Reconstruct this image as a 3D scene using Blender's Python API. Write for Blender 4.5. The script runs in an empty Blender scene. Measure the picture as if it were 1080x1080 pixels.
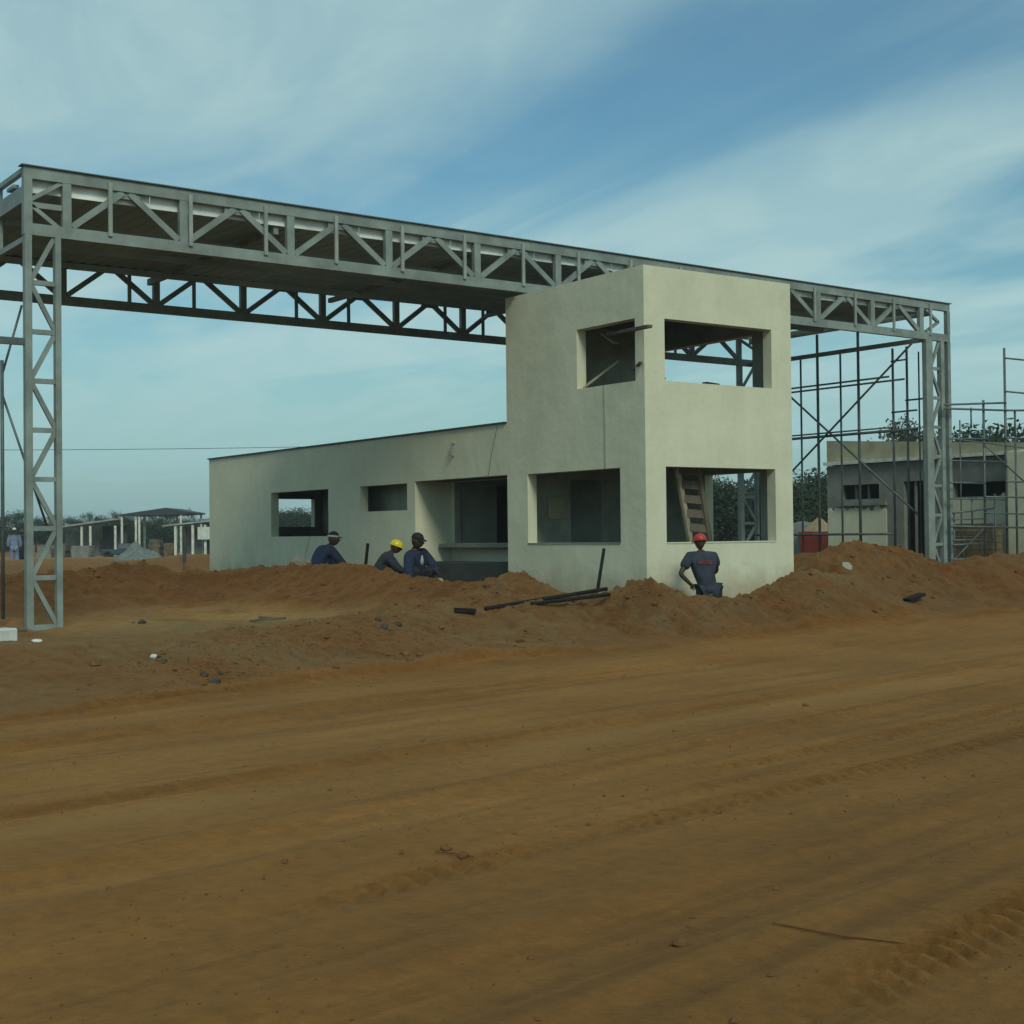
import bpy, bmesh, math, random
import numpy as np
from mathutils import Vector, Matrix, Quaternion
R = math.radians
random.seed(7)
sc = bpy.context.scene
col = sc.collection

# ------------------------------------------------------------------ camera
F_PX, YAW, PITCH, ROLL = 1492.6, 0.6177, 0.0160, -0.0108
CAM = np.array([-14.897, -17.253, 1.078])
Fv = np.array([math.sin(YAW)*math.cos(PITCH), math.cos(YAW)*math.cos(PITCH), math.sin(PITCH)])
Rv = np.array([math.cos(YAW), -math.sin(YAW), 0.0]); Uv = np.cross(Rv, Fv)
Rv, Uv = Rv*math.cos(ROLL)+Uv*math.sin(ROLL), -Rv*math.sin(ROLL)+Uv*math.cos(ROLL)
cd = bpy.data.cameras.new('camera'); cam = bpy.data.objects.new('camera', cd); col.objects.link(cam)
cam.matrix_world = Matrix(((Rv[0], Uv[0], -Fv[0], CAM[0]), (Rv[1], Uv[1], -Fv[1], CAM[1]), (Rv[2], Uv[2], -Fv[2], CAM[2]), (0, 0, 0, 1)))
cd.sensor_width = 36; cd.sensor_fit = 'HORIZONTAL'; cd.lens = F_PX/1080*36; cd.clip_start = .1; cd.clip_end = 5000
sc.camera = cam

def at(u, v, **k):
    """survey helper: where the sight line through (u, v) meets the plane x=, y= or z="""
    d = Fv*F_PX + Rv*(u-540) - Uv*(v-540)
    (a, val), = k.items(); i = 'xyz'.index(a)
    return CAM + d*(val-CAM[i])/d[i]
def dep(u, v, d):
    r = Fv*F_PX + Rv*(u-540) - Uv*(v-540)
    return CAM + r/(r @ Fv)*d

# ------------------------------------------------------------------ world and sun
SUN_EL, SUN_AZ = R(38), R(197)           # azimuth from +Y towards +X
w = bpy.data.worlds.new('World'); sc.world = w; w.use_nodes = True
nt = w.node_tree; nt.nodes.clear()
def N(t, ty, **k):
    n = t.nodes.new(ty)
    for a, b in k.items():
        if a.startswith('i_'):
            key = a[2:]; key = int(key) if key.isdigit() else key
            n.inputs[key].default_value = b
        else: setattr(n, a, b)
    return n
def ramp(t, stops, interp='LINEAR'):
    n = t.nodes.new('ShaderNodeValToRGB'); cr = n.color_ramp; cr.interpolation = interp
    while len(cr.elements) < len(stops): cr.elements.new(.5)
    for e, (p, c) in zip(cr.elements, stops):
        e.position = p; e.color = c if len(c) == 4 else (*c, 1)
    return n
L = nt.links.new
out = N(nt, 'ShaderNodeOutputWorld'); bg = N(nt, 'ShaderNodeBackground', i_Strength=.1)
sky = N(nt, 'ShaderNodeTexSky', sky_type='NISHITA', sun_disc=False, sun_elevation=SUN_EL, sun_rotation=SUN_AZ, air_density=1.2, dust_density=1.5, ozone_density=1.5)
tint = N(nt, 'ShaderNodeMix', data_type='RGBA', blend_type='MULTIPLY', i_0=1.0); tint.inputs[7].default_value = (.36, .58, .60, 1)
L(sky.outputs[0], tint.inputs[6])
tc = N(nt, 'ShaderNodeTexCoord'); sp = N(nt, 'ShaderNodeSeparateXYZ'); L(tc.outputs['Generated'], sp.inputs[0])
za = N(nt, 'ShaderNodeMath', operation='ADD', i_1=.10); L(sp.outputs[2], za.inputs[0])
zm = N(nt, 'ShaderNodeMath', operation='MAXIMUM', i_1=.02); L(za.outputs[0], zm.inputs[0])
dx = N(nt, 'ShaderNodeMath', operation='DIVIDE'); L(sp.outputs[0], dx.inputs[0]); L(zm.outputs[0], dx.inputs[1])
dy = N(nt, 'ShaderNodeMath', operation='DIVIDE'); L(sp.outputs[1], dy.inputs[0]); L(zm.outputs[0], dy.inputs[1])
cx = N(nt, 'ShaderNodeCombineXYZ'); L(dx.outputs[0], cx.inputs[0]); L(dy.outputs[0], cx.inputs[1])
def clouds(rot, scl, loc, scale, detail, rough, lo, hi, dist=.6):
    # scaling first along the rotated axes, so the streaks run one way across the sky
    m = N(nt, 'ShaderNodeMapping'); m.inputs['Rotation'].default_value = (0, 0, rot); L(cx.outputs[0], m.inputs[0])
    m2 = N(nt, 'ShaderNodeMapping'); m2.inputs['Scale'].default_value = scl; m2.inputs['Location'].default_value = loc; L(m.outputs[0], m2.inputs[0])
    n = N(nt, 'ShaderNodeTexNoise'); n.inputs['Scale'].default_value = scale; n.inputs['Detail'].default_value = detail
    n.inputs['Roughness'].default_value = rough; n.inputs['Distortion'].default_value = dist; L(m2.outputs[0], n.inputs[0])
    r = ramp(nt, [(lo, (0, 0, 0)), (hi, (1, 1, 1))], 'EASE'); L(n.outputs[0], r.inputs[0]); return r
c1 = clouds(R(0), (1.0, .42, 1), (3.1, 1.7, 0), .9, 5, .5, .31, .56, 1.2)
c2 = clouds(R(12), (1.4, .65, 1), (1.2, 5.5, 0), 2.6, 7, .58, .38, .66)
mx = N(nt, 'ShaderNodeMix', data_type='RGBA', blend_type='MIX', i_0=.26); L(c1.outputs[0], mx.inputs[6]); L(c2.outputs[0], mx.inputs[7])
fac = N(nt, 'ShaderNodeMapRange', i_3=.06, i_4=1.0); L(mx.outputs[2], fac.inputs[0])
cloud = N(nt, 'ShaderNodeMix', data_type='RGBA', blend_type='MIX'); low = N(nt, 'ShaderNodeMapRange', i_1=.0, i_2=.20, i_3=.85, i_4=0.); L(sp.outputs[2], low.inputs[0])
fm = N(nt, 'ShaderNodeMath', operation='MAXIMUM'); # a long gap in the cloud veil
ga = N(nt, 'ShaderNodeTexNoise'); ga.inputs['Scale'].default_value = .9; ga.inputs['Detail'].default_value = 4; L(cx.outputs[0], ga.inputs[0])
gs = N(nt, 'ShaderNodeVectorMath', operation='MULTIPLY_ADD'); L(ga.outputs[1], gs.inputs[0]); gs.inputs[1].default_value = (.7, .7, 0); L(cx.outputs[0], gs.inputs[2])
gd = N(nt, 'ShaderNodeVectorMath', operation='SUBTRACT'); L(gs.outputs[0], gd.inputs[0]); gd.inputs[1].default_value = (1.66+.35, 1.75+.35, 0)
gm = N(nt, 'ShaderNodeVectorMath', operation='MULTIPLY'); L(gd.outputs[0], gm.inputs[0]); gm.inputs[1].default_value = (1/.46, 1/.85, 0)
gl = N(nt, 'ShaderNodeVectorMath', operation='LENGTH'); L(gm.outputs[0], gl.inputs[0])
gr = N(nt, 'ShaderNodeMapRange', interpolation_type='SMOOTHSTEP', i_1=.2, i_2=1.4, i_3=.15, i_4=1.); L(gl.outputs[1], gr.inputs[0])
gf = N(nt, 'ShaderNodeMath', operation='MULTIPLY'); L(fac.outputs[0], gf.inputs[0]); L(gr.outputs[0], gf.inputs[1])
L(gf.outputs[0], fm.inputs[0]); L(low.outputs[0], fm.inputs[1]); L(fm.outputs[0], cloud.inputs[0]); L(tint.outputs[2], cloud.inputs[6])
# veil of thin cloud: paler and greener low down, bluer high up
hz = ramp(nt, [(0, (2.0, 3.25, 3.4)), (.06, (2.4, 3.8, 3.95)), (.13, (2.8, 4.2, 4.3)), (.24, (2.6, 3.9, 4.05)), (1, (2.55, 3.75, 4.0))]); L(sp.outputs[2], hz.inputs[0]); L(hz.outputs[0], cloud.inputs[7])
L(cloud.outputs[2], bg.inputs[0]); L(bg.outputs[0], out.inputs[0])

sd = bpy.data.lights.new('sun', 'SUN'); so = bpy.data.objects.new('sun', sd); col.objects.link(so)
sd.energy = 1.15; sd.angle = R(16); sd.color = (1, .97, .76)
dvec = Vector((math.sin(SUN_AZ)*math.cos(SUN_EL), math.cos(SUN_AZ)*math.cos(SUN_EL), math.sin(SUN_EL)))
so.rotation_euler = dvec.to_track_quat('Z', 'Y').to_euler(); so.location = (0, -20, 30)
vs = sc.view_settings; vs.view_transform = 'Standard'; vs.look = 'None'; vs.gamma = 1; vs.exposure = 0.56

# ------------------------------------------------------------------ materials
def mat(name, c, rough=.8, metal=0, var=.25, vscale=3, bump=.3, bscale=40, c2=None, stretch=(1, 1, 1), spec=.3):
    m = bpy.data.materials.new(name); m.use_nodes = True; t = m.node_tree; b = t.nodes['Principled BSDF']
    b.inputs['Roughness'].default_value = rough; b.inputs['Metallic'].default_value = metal; b.inputs['Specular IOR Level'].default_value = spec
    g = N(t, 'ShaderNodeTexCoord'); mp = N(t, 'ShaderNodeMapping'); mp.inputs['Scale'].default_value = stretch
    t.links.new(g.outputs['Object'], mp.inputs[0])
    n = N(t, 'ShaderNodeTexNoise'); n.inputs['Scale'].default_value = vscale; n.inputs['Detail'].default_value = 8; n.inputs['Roughness'].default_value = .6
    t.links.new(mp.outputs[0], n.inputs[0])
    d = c2 or tuple(x*(1-var) for x in c); l = tuple(min(1, x*(1+var*.6)) for x in c)
    r = ramp(t, [(.32, d), (.68, l)]); t.links.new(n.outputs[0], r.inputs[0]); t.links.new(r.outputs[0], b.inputs['Base Color'])
    if bump:
        n2 = N(t, 'ShaderNodeTexNoise'); n2.inputs['Scale'].default_value = bscale; n2.inputs['Detail'].default_value = 6
        t.links.new(mp.outputs[0], n2.inputs[0]); bp = N(t, 'ShaderNodeBump', i_Strength=bump, i_Distance=.02)
        t.links.new(n2.outputs[0], bp.inputs['Height']); t.links.new(bp.outputs[0], b.inputs['Normal'])
    return m
M = {}
M['steel'] = mat('grey_primer_steel', (.205, .250, .235), .55, 0, .3, 2.5, .05, 60)
M['steel_pale'] = mat('pale_primer_steel', (.255, .30, .28), .55, 0, .25, 3, .05, 60)
M['galv'] = mat('galvanised_gutter', (.74, .78, .74), .45, .1, .35, 1.4, .05, 30)
M['sheet'] = mat('deck_underside', (.29, .41, .44), .7, 0, .3, .7, .1, 20, stretch=(1, .3, 1))
M['scaf'] = mat('scaffold_tube', (.11, .135, .135), .5, .3, .4, 3, .05, 50)
M['cement'] = mat('bare_cement', (.205, .215, .19), .9, 0, .3, 1.5, .4, 30)
M['inner'] = mat('inner_cement_dimmed', (.33, .35, .29), .9, 0, .3, 1.5, .4, 30)  # cement colour with the dimness of the rooms put into it
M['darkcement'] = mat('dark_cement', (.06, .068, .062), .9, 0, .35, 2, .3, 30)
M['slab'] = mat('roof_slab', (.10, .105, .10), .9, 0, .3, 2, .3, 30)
M['cement2'] = mat('pale_concrete', (.33, .32, .26), .9, 0, .3, 6, .4)
M['flash'] = mat('dark_flashing', (.05, .06, .065), .6, .2, .2, 3, .05)
M['strip'] = mat('white_eave', (.55, .58, .52), .7, 0, .3, 3, .1)
M['yellowwall'] = mat('yellowed_plaster', (.36, .34, .23), .9, 0, .25, 2, .3)
M['wood'] = mat('weathered_wood', (.125, .105, .075), .85, 0, .4, 6, .3, 60, stretch=(1, 1, .2))
M['palewood'] = mat('pale_sawn_wood', (.30, .27, .19), .85, 0, .35, 6, .3, 60)
M['bar'] = mat('rusty_black_steel', (.013, .011, .010), .8, .2, .4, 20, .2)
M['brick'] = mat('cement_blocks', (.15, .115, .07), .95, 0, .4, 8, .5)
M['bark'] = mat('bark', (.07, .06, .045), .95, 0, .4, 10, .5)
M['leaf'] = mat('leaf_dark', (.040, .060, .034), .8, 0, .6, 1.1, 0, spec=.1)
M['leaf2'] = mat('leaf_olive', (.060, .075, .042), .8, 0, .6, 1.3, 0, spec=.1)
M['rock'] = mat('grey_stone', (.25, .24, .20), .9, 0, .4, 8, .6)
M['gravel'] = mat('grey_gravel', (.15, .17, .16), .95, 0, .4, 6, .8, 25)
M['clod'] = mat('red_clod', (.165, .078, .028), .95, 0, .55, 2.2, .7)
M['white'] = mat('white_scrap', (.55, .58, .55), .8, 0, .2, 5, .2)
M['tin'] = mat('tin_roof', (.30, .33, .32), .5, .2, .35, 2, .1, 20)
M['tin_dark'] = mat('dark_tin', (.05, .06, .065), .6, .2, .3, 2, .1, 20)
M['red'] = mat('red_paint', (.17, .028, .022), .5, 0, .35, 3, .1)
M['sand'] = mat('beige_sand', (.30, .22, .14), .95, 0, .3, 6, .6)
M['tarp'] = mat('grey_tarp', (.13, .145, .135), .7, 0, .3, 3, .4, 8)
M['skin'] = mat('dark_skin', (.065, .036, .024), .55, 0, .2, 8, 0)
M['navy'] = mat('navy_cloth', (.022, .032, .075), .9, 0, .4, 6, .5, 25)
M['greyshirt'] = mat('slate_cloth', (.034, .042, .062), .9, 0, .35, 6, .5, 25)
M['darkcloth'] = mat('black_cloth', (.022, .024, .030), .9, 0, .4, 6, .5, 25)
M['whitecloth'] = mat('white_cloth', (.42, .42, .45), .9, 0, .2, 6, .4, 25)
M['bluecloth'] = mat('pale_blue_cloth', (.16, .21, .32), .9, 0, .3, 6, .4, 25)
M['redhat'] = mat('red_helmet', (.42, .035, .03), .35, 0, .2, 4, 0, spec=.5)
M['yellowhat'] = mat('yellow_helmet', (.70, .58, .02), .35, 0, .2, 4, 0, spec=.5)
M['redprint'] = mat('faded_red_print', (.22, .05, .045), .9, 0, .4, 30, 0)
M['edge'] = mat('grey_edge_trim', (.12, .145, .14), .6, 0, .3, 3, .05)
M['rubber'] = mat('black_rubber', (.02, .02, .02), .8, 0, .3, 9, .2)
M['blueveh'] = mat('dark_blue_paint', (.04, .06, .08), .4, 0, .2, 3, 0)

def plaster():
    m = bpy.data.materials.new('cream_plaster'); m.use_nodes = True; t = m.node_tree; b = t.nodes['Principled BSDF']
    b.inputs['Roughness'].default_value = .93; b.inputs['Specular IOR Level'].default_value = .15
    g = N(t, 'ShaderNodeTexCoord')
    def nz(s, d=8, stretch=None, rg=.6):
        n = N(t, 'ShaderNodeTexNoise'); n.inputs['Scale'].default_value = s; n.inputs['Detail'].default_value = d; n.inputs['Roughness'].default_value = rg
        if stretch:
            mp = N(t, 'ShaderNodeMapping'); mp.inputs['Scale'].default_value = stretch; t.links.new(g.outputs['Object'], mp.inputs[0]); t.links.new(mp.outputs[0], n.inputs[0])
        else: t.links.new(g.outputs['Object'], n.inputs[0])
        return n
    r1 = ramp(t, [(.3, (.52, .53, .40)), (.5, (.575, .585, .45)), (.72, (.61, .625, .485))]); t.links.new(nz(.9).outputs[0], r1.inputs[0])
    r2 = ramp(t, [(.42, (1, 1, 1)), (.75, (.80, .79, .74))]); t.links.new(nz(1.7, 8, (3, 3, .5), .65).outputs[0], r2.inputs[0])     # rain streaks
    r3 = ramp(t, [(.55, (1, 1, 1)), (.74, (.80, .82, .78))]); t.links.new(nz(4.2, 9, None, .7).outputs[0], r3.inputs[0])           # trowel blotches
    a = N(t, 'ShaderNodeMix', data_type='RGBA', blend_type='MULTIPLY', i_0=.30); t.links.new(r1.outputs[0], a.inputs[6]); t.links.new(r2.outputs[0], a.inputs[7])
    c = N(t, 'ShaderNodeMix', data_type='RGBA', blend_type='MULTIPLY', i_0=.4); t.links.new(a.outputs[2], c.inputs[6]); t.links.new(r3.outputs[0], c.inputs[7])
    # mud splash near the ground
    s = N(t, 'ShaderNodeSeparateXYZ'); t.links.new(g.outputs['Object'], s.inputs[0])
    ad = N(t, 'ShaderNodeMath', operation='MULTIPLY_ADD', i_1=.9, i_2=-.45); t.links.new(nz(3, 6).outputs[0], ad.inputs[0])
    su = N(t, 'ShaderNodeMath', operation='ADD'); t.links.new(s.outputs[2], su.inputs[0]); t.links.new(ad.outputs[0], su.inputs[1])
    mr = N(t, 'ShaderNodeMapRange', i_1=.0, i_2=.55, i_3=.5, i_4=0.); t.links.new(su.outputs[0], mr.inputs[0])
    e = N(t, 'ShaderNodeMix', data_type='RGBA', blend_type='MIX'); e.inputs[7].default_value = (.26, .17, .09, 1)
    t.links.new(mr.outputs[0], e.inputs[0]); t.links.new(c.outputs[2], e.inputs[6]); t.links.new(e.outputs[2], b.inputs['Base Color'])
    bp = N(t, 'ShaderNodeBump', i_Strength=.18, i_Distance=.015); t.links.new(nz(22, 6).outputs[0], bp.inputs['Height'])
    bp2 = N(t, 'ShaderNodeBump', i_Strength=.35, i_Distance=.06); t.links.new(nz(1.6, 4).outputs[0], bp2.inputs['Height']); t.links.new(bp.outputs[0], bp2.inputs['Normal'])
    t.links.new(bp2.outputs[0], b.inputs['Normal']); return m
M['plaster'] = plaster()

ROADANG = R(10.5)
def dirt():
    m = bpy.data.materials.new('red_earth'); m.use_nodes = True; t = m.node_tree; b = t.nodes['Principled BSDF']
    b.inputs['Sheen Weight'].default_value = .20; b.inputs['Sheen Roughness'].default_value = .5; b.inputs['Sheen Tint'].default_value = (1, .66, .30, 1)
    b.inputs['Roughness'].default_value = .95; b.inputs['Specular IOR Level'].default_value = .12
    g = N(t, 'ShaderNodeTexCoord')
    rot = N(t, 'ShaderNodeMapping', vector_type='POINT'); rot.inputs['Rotation'].default_value = (0, 0, -ROADANG); t.links.new(g.outputs['Object'], rot.inputs[0])
    def nz(s, d=8, stretch=None, rg=.6, loc=(0, 0, 0)):
        n = N(t, 'ShaderNodeTexNoise'); n.inputs['Scale'].default_value = s; n.inputs['Detail'].default_value = d; n.inputs['Roughness'].default_value = rg
        mp = N(t, 'ShaderNodeMapping'); mp.inputs['Scale'].default_value = stretch or (1, 1, 1); mp.inputs['Location'].default_value = loc
        t.links.new(rot.outputs[0], mp.inputs[0]); t.links.new(mp.outputs[0], n.inputs[0]); return n
    # colour attribute: r = how pale and dry, g = how grey-brown (dug subsoil), b = on the driven road
    at_ = N(t, 'ShaderNodeAttribute', attribute_name='soil'); s = N(t, 'ShaderNodeSeparateColor'); t.links.new(at_.outputs['Color'], s.inputs[0])
    base = ramp(t, [(.30, (.135, .053, .009)), (.5, (.182, .076, .014)), (.72, (.232, .105, .025))]); t.links.new(nz(.55, 10, None, .65).outputs[0], base.inputs[0])
    streak = ramp(t, [(.30, (.80, .78, .70)), (.48, (1, 1, 1)), (.55, (1, 1, 1)), (.74, (1.30, 1.30, 1.26))]); t.links.new(nz(1.5, 9, (.10, 1.1, 1), .62).outputs[0], streak.inputs[0])
    a = N(t, 'ShaderNodeMix', data_type='RGBA', blend_type='MULTIPLY'); t.links.new(s.outputs[2], a.inputs[0]); t.links.new(base.outputs[0], a.inputs[6]); t.links.new(streak.outputs[0], a.inputs[7])
    fs_ = ramp(t, [(.36, (.72, .68, .62)), (.47, (1, 1, 1)), (.58, (1, 1, 1)), (.70, (1.22, 1.22, 1.18))]); t.links.new(nz(3.4, 6, (.07, 1.6, 1), .6, (3, 8, 0)).outputs[0], fs_.inputs[0])
    a2 = N(t, 'ShaderNodeMix', data_type='RGBA', blend_type='MULTIPLY'); t.links.new(s.outputs[2], a2.inputs[0]); t.links.new(a.outputs[2], a2.inputs[6]); t.links.new(fs_.outputs[0], a2.inputs[7])
    fine = ramp(t, [(.35, (.72, .70, .68)), (.65, (1.18, 1.18, 1.18))]); t.links.new(nz(9, 10, None, .75).outputs[0], fine.inputs[0])
    c = N(t, 'ShaderNodeMix', data_type='RGBA', blend_type='MULTIPLY', i_0=1.); t.links.new(a2.outputs[2], c.inputs[6]); t.links.new(fine.outputs[0], c.inputs[7])
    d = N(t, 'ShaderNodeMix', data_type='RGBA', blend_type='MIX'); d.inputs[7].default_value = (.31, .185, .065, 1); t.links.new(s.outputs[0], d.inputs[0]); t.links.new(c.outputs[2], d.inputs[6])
    e = N(t, 'ShaderNodeMix', data_type='RGBA', blend_type='MIX'); e.inputs[7].default_value = (.118, .090, .046, 1); t.links.new(s.outputs[1], e.inputs[0]); t.links.new(d.outputs[2], e.inputs[6])
    br = ramp(t, [(.38, (.15, .15, .15)), (.60, (1, 1, 1))]); t.links.new(nz(2.6, 10, None, .72).outputs[0], br.inputs[0])
    gm_ = N(t, 'ShaderNodeMath', operation='MULTIPLY'); t.links.new(s.outputs[1], gm_.inputs[0]); t.links.new(br.outputs[0], gm_.inputs[1]); t.links.new(gm_.outputs[0], e.inputs[0])
    # freshly dug soil is moister and redder than the dried road
    dg = N(t, 'ShaderNodeMath', operation='SUBTRACT', i_0=1.); t.links.new(s.outputs[2], dg.inputs[1])
    dm = N(t, 'ShaderNodeMix', data_type='RGBA', blend_type='MULTIPLY'); dm.inputs[7].default_value = (.68, .58, .62, 1); t.links.new(dg.outputs[0], dm.inputs[0])
    t.links.new(c.outputs[2], dm.inputs[6]); t.links.new(dm.outputs[2], d.inputs[6])
    # crumbly mix of dark and dry crumbs plus painted crevice shade on the dug soil, calmer on the driven road
    cr = ramp(t, [(.36, (.58, .54, .50)), (.50, (1, 1, 1)), (.66, (1.28, 1.28, 1.25))]); t.links.new(nz(5.5, 12, None, .78, (5, 3, 1)).outputs[0], cr.inputs[0])
    iv = N(t, 'ShaderNodeMath', operation='MULTIPLY_ADD', i_1=-.72, i_2=.85); t.links.new(s.outputs[2], iv.inputs[0])
    k = N(t, 'ShaderNodeMix', data_type='RGBA', blend_type='MULTIPLY'); t.links.new(iv.outputs[0], k.inputs[0]); t.links.new(e.outputs[2], k.inputs[6]); t.links.new(cr.outputs[0], k.inputs[7])
    t.links.new(k.outputs[2], b.inputs['Base Color'])
    bp = N(t, 'ShaderNodeBump', i_Strength=.9, i_Distance=.045); t.links.new(nz(14, 9, None, .7).outputs[0], bp.inputs['Height'])
    bp3 = N(t, 'ShaderNodeBump', i_Strength=.5, i_Distance=.01); t.links.new(nz(70, 5, None, .7).outputs[0], bp3.inputs['Height']); t.links.new(bp.outputs[0], bp3.inputs['Normal'])
    t.links.new(bp3.outputs[0], b.inputs['Normal']); return m
M['dirt'] = dirt()

# ------------------------------------------------------------------ helpers
def tag(o, label=None, cat=None, group=None, kind=None):
    if label: o['label'] = label
    if cat: o['category'] = cat
    if group: o['group'] = group
    if kind: o['kind'] = kind
    return o
def empty(name, loc=(0, 0, 0), rz=0):
    o = bpy.data.objects.new(name, None); col.objects.link(o); o.location = loc; o.rotation_euler.z = rz; o.empty_display_size = .2; return o
def copy_tree(o, parent=None):
    c = o.copy(); col.objects.link(c); c.parent = parent
    for ch in o.children: copy_tree(ch, c)
    return c
class MB:
    def __init__(s): s.v = []; s.f = []
    def add(s, vs, fs):
        n = len(s.v); s.v += [tuple(p) for p in vs]; s.f += [tuple(i+n for i in f) for f in fs]; return s
    def box(s, x0, y0, z0, x1, y1, z1):
        return s.add([(x0, y0, z0), (x1, y0, z0), (x1, y1, z0), (x0, y1, z0), (x0, y0, z1), (x1, y0, z1), (x1, y1, z1), (x0, y1, z1)],
                     [(0, 3, 2, 1), (4, 5, 6, 7), (0, 1, 5, 4), (1, 2, 6, 5), (2, 3, 7, 6), (3, 0, 4, 7)])
    def beam(s, p, q, wd, ht, up=(0, 0, 1)):
        p, q = Vector(p), Vector(q); d = (q-p).normalized(); u = Vector(up)
        if abs(d.dot(u)) > .98: u = Vector((0, 1, 0))
        r = d.cross(u).normalized(); u = r.cross(d).normalized()
        vs = [a+r*sx*wd/2+u*sy*ht/2 for a in (p, q) for sx, sy in ((-1, -1), (1, -1), (1, 1), (-1, 1))]
        return s.add(vs, [(0, 3, 2, 1), (4, 5, 6, 7), (0, 1, 5, 4), (1, 2, 6, 5), (2, 3, 7, 6), (3, 0, 4, 7)])
    def tube(s, pts, r, n=8, taper=None):
        pts = [Vector(p) for p in pts]; rings = []
        for i, p in enumerate(pts):
            d = (pts[min(i+1, len(pts)-1)]-pts[max(i-1, 0)]).normalized()
            a = d.cross(Vector((0, 0, 1)) if abs(d.z) < .9 else Vector((0, 1, 0))).normalized(); b = d.cross(a)
            rr = r if taper is None else r+(taper-r)*i/(len(pts)-1)
            rings.append([p+(a*math.cos(2*math.pi*k/n)+b*math.sin(2*math.pi*k/n))*rr for k in range(n)])
        vs = [v for ring in rings for v in ring]; fs = []
        for i in range(len(pts)-1):
            for k in range(n): fs.append((i*n+k, i*n+(k+1) % n, (i+1)*n+(k+1) % n, (i+1)*n+k))
        fs += [tuple(range(n))[::-1], tuple((len(pts)-1)*n+k for k in range(n))]
        return s.add(vs, fs)
    def build(s, name, m, parent=None, smooth=False, bevel=0):
        me = bpy.data.meshes.new(name); me.from_pydata(s.v, [], s.f); me.materials.append(m)
        if bevel:
            bm = bmesh.new(); bm.from_mesh(me); bmesh.ops.recalc_face_normals(bm, faces=bm.faces)
            bmesh.ops.bevel(bm, geom=bm.edges[:], offset=bevel, segments=1, affect='EDGES'); bm.to_mesh(me); bm.free()
        if smooth: me.polygons.foreach_set('use_smooth', [True]*len(me.polygons))
        o = bpy.data.objects.new(name, me); col.objects.link(o); o.parent = parent; return o
def cells(mb, plane, t0, t1, us, zs, holes, ztop=None, wob=0):
    """a wall slab between t0 and t1 on axis `plane` ('x' or 'y'), with rectangular holes; us/zs outer extents"""
    U = sorted({us[0], us[1], *[h[0] for h in holes], *[h[1] for h in holes]}); Z = sorted({zs[0], zs[1], *[h[2] for h in holes], *[h[3] for h in holes]})
    U = [a for a in U if us[0] <= a <= us[1]]; Z = [a for a in Z if zs[0] <= a <= zs[1]]
    def solid(i, j):
        if not (0 <= i < len(U)-1 and 0 <= j < len(Z)-1): return False
        cu, cz = (U[i]+U[i+1])/2, (Z[j]+Z[j+1])/2
        return not any(h[0] < cu < h[1] and h[2] < cz < h[3] for h in holes)
    idx = {}; V = []
    def P(t, u, z):
        k = (t, u, z)
        if k not in idx:
            idx[k] = len(V); zz = z if not (ztop and z == zs[1]) else ztop(u)
            V.append((t, u, zz) if plane == 'x' else (u, t, zz))
        return idx[k]
    fs = []
    for i in range(len(U)-1):
        for j in range(len(Z)-1):
            if not solid(i, j): continue
            a, b, c, d = U[i], U[i+1], Z[j], Z[j+1]
            fs.append((P(t0, a, c), P(t0, b, c), P(t0, b, d), P(t0, a, d))); fs.append((P(t1, b, c), P(t1, a, c), P(t1, a, d), P(t1, b, d)))
            if not solid(i-1, j): fs.append((P(t1, a, c), P(t0, a, c), P(t0, a, d), P(t1, a, d)))
            if not solid(i+1, j): fs.append((P(t0, b, c), P(t1, b, c), P(t1, b, d), P(t0, b, d)))
            if not solid(i, j-1): fs.append((P(t0, a, c), P(t1, a, c), P(t1, b, c), P(t0, b, c)))
            if not solid(i, j+1): fs.append((P(t0, a, d), P(t0, b, d), P(t1, b, d), P(t1, a, d)))
    mb.add(V, fs); return mb

# ------------------------------------------------------------------ terrain
def vnoise(x, y, seed=0):
    xi, yi = np.floor(x).astype(np.int64), np.floor(y).astype(np.int64); fx, fy = x-xi, y-yi
    fx, fy = fx*fx*(3-2*fx), fy*fy*(3-2*fy)
    def h(a, b):
        n = (a*374761393 + b*668265263 + seed*1442695041) & 0x7fffffff
        n = ((n ^ (n >> 13))*1274126177) & 0x7fffffff
        return ((n ^ (n >> 16)) & 0xffff)/65535.
    return (h(xi, yi)*(1-fx)+h(xi+1, yi)*fx)*(1-fy)+(h(xi, yi+1)*(1-fx)+h(xi+1, yi+1)*fx)*fy
def fbm(x, y, o=4, seed=0, g=.5):
    s = 0; a = 1; t = 0
    for i in range(o): s = s+a*(vnoise(x*2**i+17.3*i, y*2**i-9.1*i, seed+i)-.5); t += a; a *= g
    return s/t
def sstep(x): x = np.clip(x, 0, 1); return x*x*(3-2*x)
def cell(x, y, seed):
    xi, yi = np.floor(x), np.floor(y); best = np.full(x.shape, 9.)
    for i in (-1, 0, 1):
        for j in (-1, 0, 1):
            a, b = xi+i, yi+j; px = a+vnoise(a+.0, b+.0, seed); py = b+vnoise(a+.0, b+.0, seed+7)
            best = np.minimum(best, np.hypot(px-x, py-y))
    return best
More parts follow.
